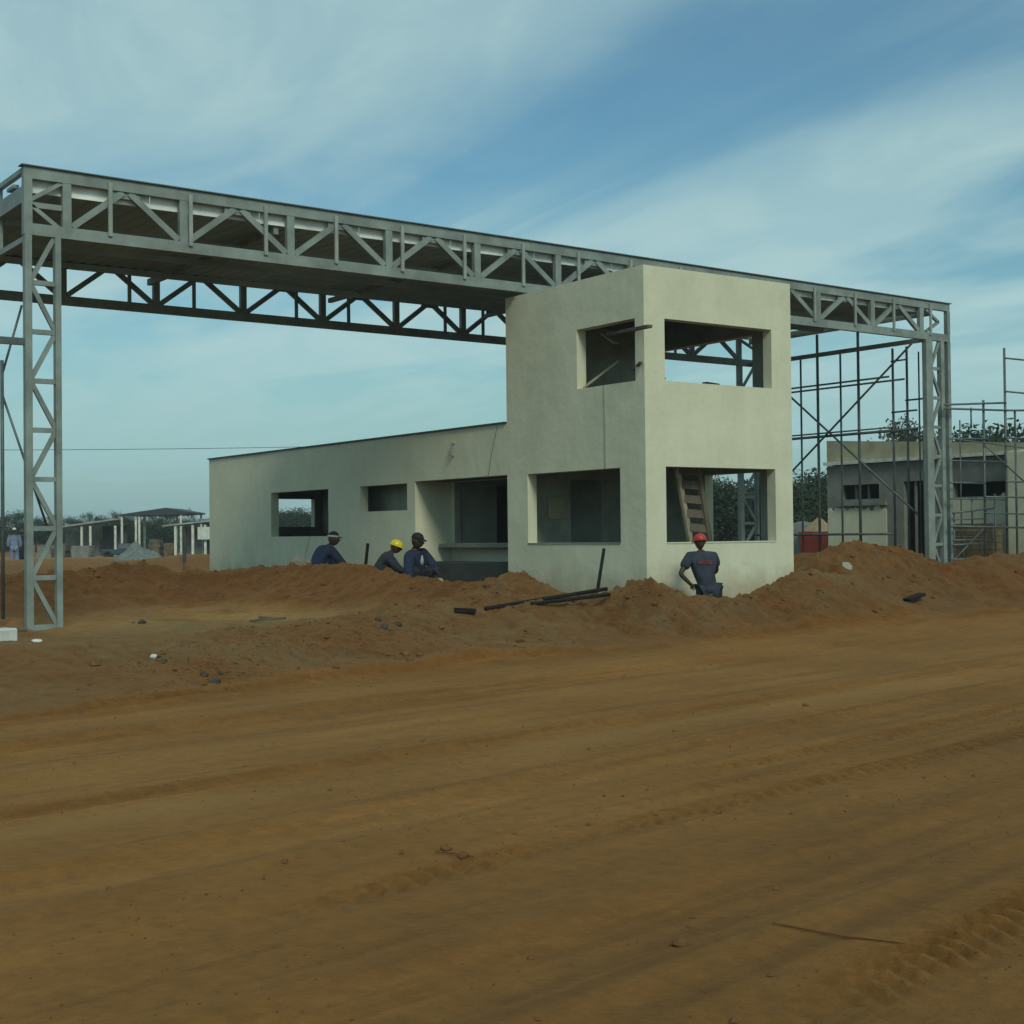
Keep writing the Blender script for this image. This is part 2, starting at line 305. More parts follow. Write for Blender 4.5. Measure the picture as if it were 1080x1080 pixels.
def polyd(x, y, P):
    """distance to a polyline, the signed side, and the crest height there"""
    best = np.full(x.shape, 1e9); zc = np.zeros(x.shape); sd = np.ones(x.shape); wf = np.zeros(x.shape); wb = np.zeros(x.shape)
    for a, b in zip(P[:-1], P[1:]):
        ax, ay, az, af, ab = a; bx, by, bz, bf, bb = b; dx, dy = bx-ax, by-ay; l2 = dx*dx+dy*dy
        t = np.clip(((x-ax)*dx+(y-ay)*dy)/l2, 0, 1); px, py = ax+t*dx-x, ay+t*dy-y; d = np.hypot(px, py); m = d < best
        best = np.where(m, d, best); zc = np.where(m, az+t*(bz-az), zc); sd = np.where(m, np.sign(dx*(y-ay)-dy*(x-ax)), sd)
        wf = np.where(m, af+t*(bf-af), wf); wb = np.where(m, ab+t*(bb-ab), wb)
    return best, zc, sd, wf, wb
# crest x, y, height, width on the road side, width on the building side
CREST = [(-12, 11.5, .35, 1.8, 1.5), (-7.65, 8.9, .42, 1.8, 1.2), (-6.57, 8.74, .43, 1.7, 1.2), (-5.9, 8.8, .47, 1.7, 1.2), (-5.0, 8.9, .55, 1.6, 1.2), (-4.5, 8.3, .44, 1.6, 1.1), (-3.9, 8.3, .44, 1.6, 1.0), (-3.0, 7.2, .46, 1.6, .9),
         (-2.6, 6.3, .50, 1.6, .7), (-2.35, 4.9, .48, 1.5, .6), (-2.3, 3.5, .33, 1.5, .6), (-2.1, 2.6, .27, 1.3, .5), (-1.85, 2.2, .25, 1.0, .5), (-1.83, 1.65, .37, 1.0, .55), (-1.69, 1.2, .44, 1.0, .55), (-1.58, .64, .36, .9, .5),
         (-1.56, .03, .17, .8, .5), (-1.46, -.77, .14, .9, .5), (-1.38, -1.2, .28, .9, .42), (-1.30, -1.48, .33, .9, .42), (-1.03, -1.57, .25, .9, .42), (-.74, -1.65, .14, .9, .42), (0, -1.68, .10, .9, .42), (.63, -1.64, .12, .9, .42),
         (1.15, -1.65, .25, 1., .45), (1.8, -1.49, .36, 1.2, .5), (2.9, -1.1, .42, 1.3, .6), (3.95, .04, .52, 1.4, .8), (4.99, .52, .73, 1.5, 1.), (6.12, .94, .84, 1.6, 1.1), (6.96, .96, .76, 1.6, 1.1), (7.74, 1.02, .60, 1.5, 1.), (8.35, .6, .36, 1.5, 1.), (9.82, .78, .52, 1.6, 1.), (11.32, .93, .55, 1.7, 1.), (16, 1.6, .5, 1.8, 1.2), (24, 3.2, .4, 2, 1.5)]
RIDGE2 = [(-9.6, -3.6, -.33, 1, 1), (-8.46, -2.78, -.2, 1.3, 1.0), (-7.37, -1.72, -.03, 1.5, 1.), (-6.14, -1.37, -.02, 1.5, 1.), (-4.78, -.5, .12, 1.4, 1.1), (-3.58, -.37, .18, 1.3, 1.1), (-2.8, -.68, .13, 1.2, 1.)]
MOUNDS = [(-2.9, .9, .10, .9), (-9.9, -2.4, .12, 1.6), (-11.5, -2.0, .14, 1.5), (3.1, -.3, .16, .6), (5.2, -.9, .10, .7), (8.9, -.5, .12, .9), (-5.4, -2.6, .08, .8), (-3.4, -1.9, .10, .7), (-.4, -2.3, .06, .5), (6.2, 2.3, .30, .8), (7.6, 3.5, .62, 1.2), (10.5, 7, .3, 2.), (3.9, 27, .5, 2.2), (-1.0, 29, .45, 3.5), (-7, 31, .5, 4)]
CA, SA = math.cos(ROADANG), math.sin(ROADANG)
def to_uv(x, y): X, Y = x-CAM[0], y-CAM[1]; return X*CA+Y*SA, -X*SA+Y*CA
def edge_v(u): return 11.15+.65*np.exp(-((u-12.5)/5.)**2)+.25*fbm(u*.35, u*0+3, 3, 5)
def trench(x, y):
    d1 = np.hypot(np.maximum(np.abs(x-1.3)-1.9, 0), y+.80); d2 = np.hypot(x+.95, np.maximum(np.abs(y-5.5)-5.6, 0))
    return np.exp(-(d1/.42)**4), np.exp(-(d2/.55)**4)
def height(x, y):
    x = np.asarray(x, float); y = np.asarray(y, float); u, v = to_uv(x, y); e = edge_v(u)
    off = v-e; k = sstep(off/4.5)
    site = -.2+.2*sstep((x+4.5)/4); site = site-.1*sstep((np.hypot(x-3, y-8)-18)/10)
    base = -.45*(1-k)+site*k
    base += .05*np.exp(-((off-.15)/.22)**2)*(1+2*fbm(u*2.3, v*2.3, 3, 8))+.075*sstep(off/.07)*np.exp(-np.maximum(off, 0)/1.1)*np.clip(.7+2*fbm(u*.6, u*0+2, 2, 18), 0, 1.2)
    d, zc, sd, wf, wb = polyd(x, y, CREST); wd = np.where(sd > 0, wb, wf)
    wd = wd*(1+.5*fbm(x*1.1, y*1.1, 3, 21)); r1 = (zc-base)*np.exp(-np.abs(d/(wd*.78))**1.7)
    d2, z2, s2, f2, b2 = polyd(x, y, RIDGE2); r2 = np.maximum(z2-base, 0)*np.exp(-(d2/(.8*f2*(1+.5*fbm(x*1.3, y*1.3, 3, 33))))**2)
    r = np.maximum(r1, r2)+.35*np.minimum(r1, r2)*(d > .6); h = base+r
    for mx_, my_, a, s in MOUNDS: h += a*np.exp(-((x-mx_)**2+(y-my_)**2)/s**2)
    onbank = sstep((off+.3)/.8)
    near = np.exp(-np.maximum(np.hypot(x, y+2)-14, 0)/8)
    t1, t2 = trench(x, y)
    inside = (x > -.05) & (x < 3.5) & (y > -.05) & (y < 17.4)
    h += onbank*near*(.18*fbm(x*1.4, y*1.4, 4, 2)+(.15*fbm(x*4, y*4, 5, 3, .62)+.06*np.abs(fbm(x*9, y*9, 3, 13, .6)))*(.25+np.clip(r*2.4, 0, 1.3)))
    mk = (onbank > .05) & (near > .35) & (np.abs(x) < 30)
    if mk.any():
        xm, ym, rm_ = x[mk]+.1*fbm(x[mk]*6, y[mk]*6, 2, 5), y[mk]+.1*fbm(x[mk]*6, y[mk]*6, 2, 6), r[mk]
        lump = .7*(.075*np.clip(.42-cell(xm*2.6, ym*2.6, 91), 0, 1)+.055*np.clip(.40-cell(xm*5.5, ym*5.5, 92), 0, 1)+.035*np.clip(.40-cell(xm*10, ym*10, 93), 0, 1))
        h = h.copy(); h[mk] += onbank[mk]*lump*(.35+np.clip(rm_*3, 0, 1.6))*np.clip(.3+2*vnoise(xm*.7, ym*.7, 94), 0, 1.4)
    h = h*(1-t1)+np.minimum(h, -.70)*t1; h = h*(1-.999*t2)+np.minimum(h, -.12)*.999*t2
    # road: ruts, dried ridges and lug tracks
    rd = 1-onbank; wv = v+.12*fbm(u*.25, v*.2+5, 2, 40)
    h += rd*(.018*fbm(u*.22, v*1.3, 4, 50)+.014*fbm(u*1.1, v*4.5, 4, 51)+.013*fbm(u*8, v*11, 4, 52, .65))
    for c, wd_, dp in ((9.9, .20, .030), (8.2, .30, .022), (7.35, .10, .020), (5.85, .22, .020), (3.6, .25, .015)):
        g = (wv-c-.10*np.sin(u*.21+c)); dp = dp*1.5; h += rd*(-dp*np.exp(-(g/wd_)**2)+dp*.75*np.exp(-((g-wd_*1.6)/(wd_*.45))**2)+dp*.6*np.exp(-((g+wd_*1.6)/(wd_*.45))**2))
    for c, wd_, dp, per, um, uM in ((4.70, .12, .030, .13, 3.2, 13), (2.54, .16, .038, .125, 3.7, 9), (5.45, .10, .024, .11, 7.0, 18), (6.35, .08, .018, .10, 8, 22), (5.05, .06, .018, .10, 6, 13)):
        cc = c+.05*np.sin(u*.55+c); g = v-cc; win = sstep((u-um)/.8)*sstep((uM-u)/2)
        brk = np.clip(.2+1.6*vnoise(u*1.3, u*0+c, 77), 0, 1)*np.clip(.45+1.1*vnoise(u*9, v*9, 78), 0, 1.2)
        lug = sstep(.5+1.6*np.sin(2*math.pi*(u+.55*np.abs(g)+.02*fbm(u*5, v*5, 2, 9))/per))
        h += rd*win*brk*np.exp(-np.abs(g/wd_)**3)*(-dp*.5+dp*lug)
    # far-off waste ground
    far = sstep((np.hypot(x, y)-25)/20); h += far*.25*fbm(x*.07, y*.07, 3, 60)
    return h, off, r, onbank
def hz_at(x, y): return float(height(np.array([x]), np.array([y]))[0][0])

def spread(breaks):
    o = []
    for a, b, s0, s1 in breaks:
        n = max(1, int(round((b-a)/((s0+s1)/2)))); q = np.linspace(0, 1, n, endpoint=False)
        o.append(a+(b-a)*(q*(s0+(s1-s0)*q/1)/(s0+(s1-s0)*1.)) if s1 != s0 else a+(b-a)*q)
    o.append([breaks[-1][1]]); return np.concatenate(o)
us = spread([(-1500, -160, 60, 60), (-160, -40, 6, 6), (-40, -8, 1, 1), (-8, 1, .15, .15), (1, 13, .032, .032), (13, 26, .055, .055), (26, 36, .09, .09), (36, 60, .5, .5), (60, 160, 4, 4), (160, 1500, 60, 60)])
vs_ = spread([(-300, -20, 20, 20), (-20, 1, .7, .7), (1, 2.2, .06, .06), (2.2, 7.2, .030, .030), (7.2, 11, .045, .045), (11, 21, .050, .050), (21, 30, .11, .11), (30, 60, .5, .5), (60, 160, 3, 3), (160, 1800, 60, 60)])
UU, VV = np.meshgrid(us, vs_, indexing='ij'); XX = CAM[0]+UU*CA-VV*SA; YY = CAM[1]+UU*SA+VV*CA
HH, OFF, RR, ONB = height(XX, YY)
nu, nv = UU.shape
pale = .34*np.exp(-((VV-6.95-.08*np.sin(UU*.4))/.28)**2)*np.clip(.5+2*fbm(UU*.5, VV*2, 3, 70), 0, 1)
pale += .30*np.exp(-((VV-8.6)/.5)**2)*np.clip(.4+2*fbm(UU*.4, VV*2, 3, 71), 0, 1)+.25*np.exp(-((VV-10.6)/.35)**2)*np.clip(.3+2*fbm(UU*.5, VV*3, 3, 72), 0, 1)
pale *= (1-ONB)
flat = np.exp(-(((XX+5.2)/3.6)**2+((YY-3.6)/3.0)**2)**2)            # trodden pale yard between the heaps
pale += .85*flat*ONB*np.clip(1-RR*5, 0, 1)*np.clip(.8+1.5*fbm(XX*.8, YY*.8, 3, 73), 0, 1)
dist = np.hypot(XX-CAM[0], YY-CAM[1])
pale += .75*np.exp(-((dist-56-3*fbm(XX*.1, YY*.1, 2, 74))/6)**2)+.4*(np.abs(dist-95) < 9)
grey = ONB*np.exp(-np.maximum(np.hypot(XX, YY+2)-15, 0)/6)*np.clip(.75+2.2*fbm(XX*.45, YY*.45, 4, 75), 0, 1)*np.clip((OFF)/.6, 0, 1)*np.clip(1.2-sstep((YY-1.2)/2.5)-.8*sstep((XX-1.5)/3), 0, 1)
verts = np.stack([XX, YY, HH], -1).reshape(-1, 3)
I = np.arange(nu*nv).reshape(nu, nv); Q = np.stack([I[:-1, :-1], I[1:, :-1], I[1:, 1:], I[:-1, 1:]], -1)
qo = .25*(OFF[:-1, :-1]+OFF[1:, :-1]+OFF[1:, 1:]+OFF[:-1, 1:]); qr = .25*(RR[:-1, :-1]+RR[1:, :-1]+RR[1:, 1:]+RR[:-1, 1:])
qu = .5*(UU[:-1, :-1]+UU[1:, 1:]); qv = .5*(VV[:-1, :-1]+VV[1:, 1:]); qx = .5*(XX[:-1, :-1]+XX[1:, 1:]); qy = .5*(YY[:-1, :-1]+YY[1:, 1:])
road_m = (qo < 0) & (qv > -4.5)
bank_m = (~road_m) & (qr > .09) & (qu > -14) & (qu < 45) & (qv < 34)
inb = (qx > .15) & (qx < 3.2) & (qy > .15) & (qy < 17.1)
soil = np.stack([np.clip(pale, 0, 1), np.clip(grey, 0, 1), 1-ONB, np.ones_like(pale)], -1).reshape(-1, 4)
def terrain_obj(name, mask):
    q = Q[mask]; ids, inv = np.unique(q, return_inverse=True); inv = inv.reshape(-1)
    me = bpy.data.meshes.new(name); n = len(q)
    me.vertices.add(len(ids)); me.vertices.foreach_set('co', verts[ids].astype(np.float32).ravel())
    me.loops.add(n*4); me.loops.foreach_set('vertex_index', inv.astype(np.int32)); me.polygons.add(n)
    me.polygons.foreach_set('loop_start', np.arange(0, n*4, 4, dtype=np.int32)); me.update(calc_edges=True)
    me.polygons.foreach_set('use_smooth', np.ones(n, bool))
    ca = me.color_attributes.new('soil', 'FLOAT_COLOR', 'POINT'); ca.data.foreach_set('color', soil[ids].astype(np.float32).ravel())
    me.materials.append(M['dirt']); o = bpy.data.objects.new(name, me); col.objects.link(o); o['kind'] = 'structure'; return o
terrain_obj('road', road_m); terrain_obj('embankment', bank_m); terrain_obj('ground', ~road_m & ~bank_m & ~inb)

# ------------------------------------------------------------------ gatehouse
W_, D_, LB, HT, HL = 3.363, 3.853, 17.30, 5.40, 3.11
gh = tag(empty('gatehouse', (0, 0, 0)), 'cream plastered gatehouse with a two-storey corner tower and a long low wing', 'building')
wl = MB()
cells(wl, 'y', 0, .2, (0, W_), (-.95, HT), [(.437, 2.885, 3.549, 4.564), (.431, 2.941, .926, 2.158)])
cells(wl, 'x', 0, .2, (.2, D_), (-.95, HT), [(.224, 1.757, 3.549, 4.564), (.641, 3.225, .926, 2.158)])
cells(wl, 'x', 0, .2, (D_, LB), (-.95, HL), [(D_, 7.079, -.95, 2.17), (7.386, 9.342, 1.599, 2.144), (10.767, 13.658, 1.091, 2.138)])
cells(wl, 'x', W_-.2, W_, (.2, D_), (-.95, HT), [(.74, 3.5, 3.549, 4.58), (.58, 2.0, .0, 2.14)])
cells(wl, 'y', D_-.2, D_, (.2, W_-.2), (-.95, HT), [(1.3, 2.2, .05, 2.1)])
cells(wl, 'x', W_-.2, W_, (D_, LB), (-.95, HL), [(13.0, 13.9, .05, 2.1)])
cells(wl, 'y', LB-.2, LB, (.2, W_-.2), (-.95, HL), [(1.7, 2.95, 1.35, 2.1)])
cells(wl, 'y', 7.079, 7.229, (.2, .86), (-.95, HL-.1), []); cells(wl, 'y', 7.079, 7.229, (.86, W_-.2), (-.95, HL-.1), [(2.0, 2.8, .05, 2.1)])
cells(wl, 'x', .86, 1.0, (D_, 7.079), (.1, HL-.1), [(4.05, 6.95, .92, 2.16)])
cells(wl, 'x', .66, .76, (7.24, 9.99), (.1, HL-.1), []); cells(wl, 'y', 10.0, 10.12, (.2, W_-.2), (.1, HL-.1), [(2.0, 2.8, .1, 2.1)])
wo = wl.build('wall', M['plaster'], gh); wo.data.materials.append(M['inner'])
for p in wo.data.polygons:                       # inner faces get a darker cement tone, standing in for room shade
    c = p.center
    if .19 < c.x < W_-.19 and .19 < c.y < LB-.19 and not (c.x < .87 and D_-.01 < c.y < 7.09): p.material_index = 1
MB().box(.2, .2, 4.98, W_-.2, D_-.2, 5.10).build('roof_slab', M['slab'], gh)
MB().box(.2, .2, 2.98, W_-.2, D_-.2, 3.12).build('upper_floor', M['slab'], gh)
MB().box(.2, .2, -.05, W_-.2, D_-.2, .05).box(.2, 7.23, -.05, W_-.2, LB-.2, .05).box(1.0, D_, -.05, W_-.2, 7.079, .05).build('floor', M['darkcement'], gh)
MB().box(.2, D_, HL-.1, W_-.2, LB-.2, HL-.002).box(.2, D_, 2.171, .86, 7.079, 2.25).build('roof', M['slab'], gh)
fl = MB().box(-.035, D_+.01, HL+.001, .23, LB+.03, HL+.035).box(.23, LB-.2, HL+.001, W_+.03, LB+.03, HL+.035).box(W_-.2, D_+.01, HL+.001, W_+.03, LB-.2, HL+.035); fl.build('roof_flashing', M['flash'], gh)
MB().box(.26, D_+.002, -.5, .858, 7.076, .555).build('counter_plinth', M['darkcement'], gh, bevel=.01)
MB().box(.50, 4.0, .83, 1.02, 7.0, .915).build('window_sill', M['cement'], gh, bevel=.008)
MB().box(-.012, .645, .905, .21, 3.22, .925).build('window_sill', M['cement'], gh)
MB().box(.44, -.012, .905, 2.935, .21, .925).build('window_sill', M['plaster'], gh)
# hairline conduit chases and a stub pipe on the wing
MB().tube([(-.004, 1.02, 2.17), (-.006, 1.02, 2.9), (-.004, 1.04, 3.545)], .010, 5).build('conduit', M['cement'], gh)
MB().tube([(-.004, 4.45, 2.19), (-.006, 4.33, 2.6), (-.004, 4.15, 3.08)], .009, 5).build('conduit', M['cement'], gh)
MB().tube([(.0, 5.62, 2.85), (-.06, 5.62, 2.85), (-.07, 5.62, 2.80), (-.07, 5.64, 2.62), (-.0, 5.66, 2.60)], .022, 6).build('stub_pipe', M['cement'], gh)
MB().box(.75, D_-.235, 1.35, 1.2, D_-.202, 1.78).build('switch_box', M['yellowwall'], gh, bevel=.01)

# planks and ladder about the tower
def beamobj(name, p, q, wd, ht, m, label, cat, group=None, bevel=.004):
    p, q = Vector(p), Vector(q); c = (p+q)/2; mb = MB().beam(p-c, q-c, wd, ht); o = mb.build(name, m, None, bevel=bevel); o.location = c
    return tag(o, label, cat, group)
beamobj('plank', at(641, 353, x=.4), at(685, 344, x=-.35), .10, .05, M['wood'], 'grey wooden plank poking out of the top of the tower upper side window', 'plank')
beamobj('plank', (.10, 1.70, 3.575), at(652, 381, x=.6), .06, .04, M['palewood'], 'pale thin board slanting up from the sill corner of the upper side window', 'plank')
beamobj('plank', at(636, 352, x=.5), at(650, 362, x=.5), .12, .03, M['palewood'], 'short pale board end crossing behind the plank in the upper side window', 'plank')
beamobj('plank', at(668, 390, x=.15), at(676, 382, x=-.1), .05, .04, M['wood'], 'small grey board stub at the lower tower-corner side of the upper side window', 'plank')
beamobj('plank', (.75, .35, 3.62), (.48, .55, 4.0), .18, .03, M['wood'], 'short grey board propped inside the upper front window at its lower corner', 'plank')
beamobj('plank', (1.35, .04, 3.568), (1.75, .16, 3.568), .10, .03, M['bar'], 'dark offcut lying on the sill of the upper front window', 'plank')
ld = tag(empty('ladder', (0, 0, 0)), 'wooden ladder leaning inside the lower front window behind the worker', 'ladder')
la, lb = lambda u, v: Vector(at(u, v, y=.55)), lambda u, v: Vector(at(u, v, y=.42))
p1a, p1b = lb(713, 488), lb(735, 490); q0a, q0b = la(729, 575), la(749, 577); p0a, p0b = q0a+(q0a-p1a)*.55, q0b+(q0b-p1b)*.55
MB().beam(p0a, p1a, .05, .12).build('rail', M['palewood'], ld); MB().beam(p0b, p1b, .07, .12).build('rail', M['wood'], ld)
for k in range(9):
    t = .05+k*.112; MB().beam(p0a.lerp(p1a, t), p0b.lerp(p1b, t), .04, .135).build('rung', M['wood'], ld)
0 and beamobj('board', (2.95, 2.25, .1), (2.95, 2.1, 2.1), .16, .03, M['strip'], 'pale narrow board leaning beside the doorway inside the tower', 'board')

# ------------------------------------------------------------------ steel gantry
YF, YR = 3.49, 9.30
ZT = lambda x: 6.41-.0100*x
ZB = lambda x: 5.465-.0045*x
NODES = [-8.17, -6.36, -4.53, -2.69, -.88, .92, 2.66, 4.40, 6.14, 7.88, 9.61, 11.27]
gt = tag(empty('steel_gantry', (0, 0, 0)), 'long grey steel gantry roof carried on lattice legs, passing over the gatehouse tower', 'gantry')
def truss(y, m, m2, fr):
    t = MB().beam((-8.80, y, ZT(-8.8)-.085), (12.26, y, ZT(12.26)-.085), .10, .17).build('truss', m, gt)
    t['label'] = 'front truss in pale grey primer' if fr else 'rear truss seen dark against the sky'
    MB().beam((-8.80, y, ZB(-8.8)+.085), (12.26, y, ZB(12.26)+.085), .10, .17).build('bottom_chord', m, t)
    MB().box(-8.84, y-.09, 0, 12.30, y+.09, .015).build('flashing', M['edge'], t).matrix_local = Matrix.Translation((0, 0, 6.415)) @ Matrix.Rotation(R(.573), 4, 'Y')
    zb = lambda x: ZB(x)+.17
    zt = lambda x: ZT(x)-.17
    for i, x in enumerate(NODES):
        MB().box(x-.065, y-.045, zb(x)-.002, x+.065, y+.045, zt(x)+.002).build('post', m, t)
        if i < len(NODES)-1:
            x2 = NODES[i+1]; xm = (x+x2)/2
            MB().beam((x+.08, y, zb(x)+.02), (xm-.05, y, zt(xm)-.01), .07, .095).build('diagonal', m, t)
            MB().beam((xm+.05, y, zt(xm)-.01), (x2-.08, y, zb(x2)+.02), .07, .095).build('diagonal', m, t)
            MB().box(xm-.22, y-.012, zt(xm)-.10, xm+.22, y+.012, zt(xm)+.03).build('gusset', m, t)
    if fr:
        for k in range(17):
            x = -7.53+k*1.272
            if x < 12: MB().box(x-.03, y-.085, zb(x)-.06, x+.03, y-.052, zt(x)+.10).build('hanger', m2, t)
        MB().beam((-8.70, y, 5.95), (-8.24, y, 5.95), .06, .08).build('rung', m, t)
        MB().beam((-8.70, y, 6.02), (-8.24, y, 6.32), .06, .06).build('diagonal', m, t); MB().beam((-8.70, y, 5.95), (-8.24, y, 5.62), .06, .06).build('diagonal', m, t)
        MB().box(-8.80, y-.06, ZB(-8.8), -8.68, y+.06, ZT(-8.8)-.17).build('end_post', m, t)
        MB().beam((11.45, y, 6.1), (11.9, y, 5.85), .06, .06).build('diagonal', m, t); MB().beam((11.9, y, 5.85), (11.45, y, 5.6), .06, .06).build('diagonal', m, t)
    else:
        for x in (-5.09, -3.77, -1.52, -.29, 2.15, 3.17, 5.6, 9.0): MB().box(x-.035, y-.08, zb(x)-.05, x+.035, y-.05, zt(x)+.02).build('hanger', m, t)
        MB().beam((11.3, y, 6.1), (11.9, y, 5.85), .06, .06).build('diagonal', m, t)
    return t
truss(YF, M['steel'], M['steel_pale'], True); truss(YR, M['steel'], M['steel'], False)
def leg(xa, xb, y, z0, z1, wa, wb, n, m, flip=False):
    l = MB().box(xa-wa/2, y-.06, z0, xa+wa/2, y+.06, z1).build('lattice_leg', m, gt)
    MB().box(xb-wb/2, y-.06, z0, xb+wb/2, y+.06, z1).build('chord', m, l)
    for k in range(n):
        a, b = z0+(z1-z0)*k/n, z0+(z1-z0)*(k+1)/n
        MB().beam((xa+wa/2, y, a+.03), (xb-wb/2, y, a+.03), .06, .07).build('rung', m, l)
        p, q = ((xb-wb/2, a+.07), (xa+wa/2, b)) if (k % 2 == 0) != flip else ((xa+wa/2, a+.07), (xb-wb/2, b))
        MB().beam((p[0], y, p[1]), (q[0], y, q[1]), .05, .065).build('diagonal', m, l)
    MB().box(xa-wa/2-.04, y-.13, z0-.02, xb+wb/2+.04, y+.13, z0-.001).build('base_plate', m, l)
    return l
leg(-8.74, -8.31, YF, -.22, ZB(-8.5), .10, .085, 8, M['steel'])
leg(11.50, 11.97, YF, .05, ZB(11.7), .23, .12, 8, M['steel'])
leg(11.28, 11.88, YR, -.1, ZB(11.6), .12, .12, 8, M['steel'])
leg(-8.70, -8.25, YR, -.1, ZB(-8.5), .12, .12, 8, M['steel'])
MB().box(12.17, YF-.05, .05, 12.27, YF+.05, ZB(12.2)).build('end_post', M['steel'], gt)
MB().box(12.17, YF-.05, ZB(12.2)+.17, 12.27, YF+.05, ZT(12.2)-.17).build('end_post', M['steel'], gt)
# deck: ribbed sheeting, a little higher at the back
dk = MB(); xs = np.arange(-8.72, 11.35, .25); zf, zr = 6.10, 6.26
V = []; 
for i, x in enumerate(xs):
    for dx_, dz in ((0, 0), (.14, 0), (.155, .018), (.235, .018)):
        V.append((x+dx_, dz))
n = len(V); vs2 = []
for (x, dz) in V: vs2 += [(x, 3.60, zf+dz-.006*x+.0), (x, 9.18, zr+dz-.006*x)]
fs2 = [(2*i, 2*i+2, 2*i+3, 2*i+1) for i in range(n-1)]
vs3 = [(a, b, c+.012) for a, b, c in vs2]; m0 = len(vs2)
dk.add(vs2+vs3, fs2+[(a+m0, d+m0, c+m0, b+m0) for a, b, c, d in fs2]+[(2*i, 2*i+m0, 2*i+2+m0, 2*i+2) for i in range(n-1)]+[(2*i+1, 2*i+3, 2*i+3+m0, 2*i+1+m0) for i in range(n-1)])
dk.build('deck', M['sheet'], gt)
g = MB()
for k in range(11):
    a = -8.68+k*1.83; g.box(a, 3.57, 6.095-.006*a+.002*(k % 3), a+1.815, 3.585, 6.35-.006*a-.003*(k % 2))
g.build('gutter', M['galv'], gt)
for k in range(6): MB().box(-8.7+3.95*k, 3.62, 5.90 if k % 5 == 0 else 6.0, -8.62+3.95*k, 9.2, 6.09-.006*(-8.7+3.95*k)).build('purlin', M['steel'], gt) if 0 < k < 5 else None
MB().box(-8.72, 9.19, 6.16, 11.35, 9.205, 6.34).build('rear_fascia', M['tin_dark'], gt)
for y in (4.9, 6.4, 7.9): MB().box(-8.65, y, 5.93, 11.3, y+.06, 6.03).build('joist', M['sheet'], gt)
# end frames
for X, s in ((-8.76, 1), (11.62, 0)):
    e = MB().box(X-.04, YF+.06, 5.98, X+.04, YR-.06, 6.22 if s else 6.14).build('end_beam', M['steel'], gt)
    MB().box(X-.04, YF+.06, 5.40, X+.04, YR-.06, 5.48 if s else 5.50).build('rail', M['steel'], e)
    if s:
        MB().box(X-.04, YF+.06, 6.42, X+.04, YR-.06, 6.49).build('rail', M['steel'], e); MB().box(X-.04, 3.95, 6.28, X+.04, 4.3, 6.33).build('rail', M['steel'], e)
        for y in (4.80, 6.3, 7.8): MB().box(X-.035, y-.035, 5.48, X+.035, y+.035, 5.98).build('post', M['steel'], e); MB().box(X-.035, y-.035, 6.22, X+.035, y+.035, 6.42).build('post', M['steel'], e)
MB().box(-13, YF-.02, 3.90, -8.79, YF+.06, 4.0).build('side_beam', M['scaf'], gt)

# ------------------------------------------------------------------ scaffolds
def tb(mb, p, q, r=.026): return mb.tube([p, q], r, 7)
sc1 = tag(empty('scaffold', (11.62, 6.5, 0)), 'tall tube scaffold wall with a large cross brace beside the right gantry leg', 'scaffold')
def rel(o, p): return (p[0]-o.location.x, p[1]-o.location.y, p[2]-o.location.z)
def tubeobj(name, root, p, q, r=.026, m='scaf'): return tb(MB(), rel(root, p), rel(root, q), r).build(name, M[m], root, True)
X = 11.62
for y, zt, r in ((9.0, 6, .03), (8.3, 5.4, .025), (7.53, 5.4, .026), (6.97, 5.97, .036), (6.23, 5.4, .026), (5.67, 5.97, .036), (4.63, 5.36, .030), (4.22, 5.36, .030), (3.88, 5.2, .02)): tubeobj('pole', sc1, (X+.06, y, .0), (X+.06, y, zt), r)
for z, y0, y1, r in ((4.60, 4.25, 9.2, .024), (4.70, 4.7, 9.2, .024), (3.42, 3.9, 9.2, .034), (3.50, 4.6, 9.2, .02), (1.0, 4.7, 9.2, .03), (5.05, 4.22, 4.63, .02), (3.85, 3.9, 4.63, .022), (4.10, 3.6, 4.22, .022)): tubeobj('ledger', sc1, (X, y0, z), (X, y1, z), r)
tubeobj('brace', sc1, (X-.06, 7.95, 4.62), (X-.06, 3.84, 1.42), .026); tubeobj('brace', sc1, (X-.1, 3.95, 5.38), (X-.1, 8.6, 1.95), .026)

sc2 = tag(empty('scaffold', (13, 3.3, 0)), 'low tube scaffold bays right of the right gantry leg, at the frame edge', 'scaffold')
YS = 3.3
def sp_(u, v): p = at(u, v, y=YS); return (p[0], YS, p[2])
def vpole(u, v0, v1=None, r=.024, dy=0):
    p = sp_(u, v0); tubeobj('pole', sc2, (p[0], YS+dy, p[2]), (p[0], YS+dy, .0 if v1 is None else sp_(u, v1)[2]), r)
vpole(1059, 367, r=.030); vpole(1012, 508, None, .024, .35); vpole(1000, 452, None, .020, .7); vpole(1030, 463, None, .018, 1.1); vpole(1052, 500, None, .02, 1.4); vpole(1078, 432, None, .026, .2); vpole(1037, 422, r=.030); vpole(1024, 430, 452, .02); vpole(1070, 432, 462, .022); vpole(1006, 540, None, .022); vpole(1068, 520, None, .024, .5); vpole(1025, 525, 556, .02); vpole(1046, 440, None, .018, .9)
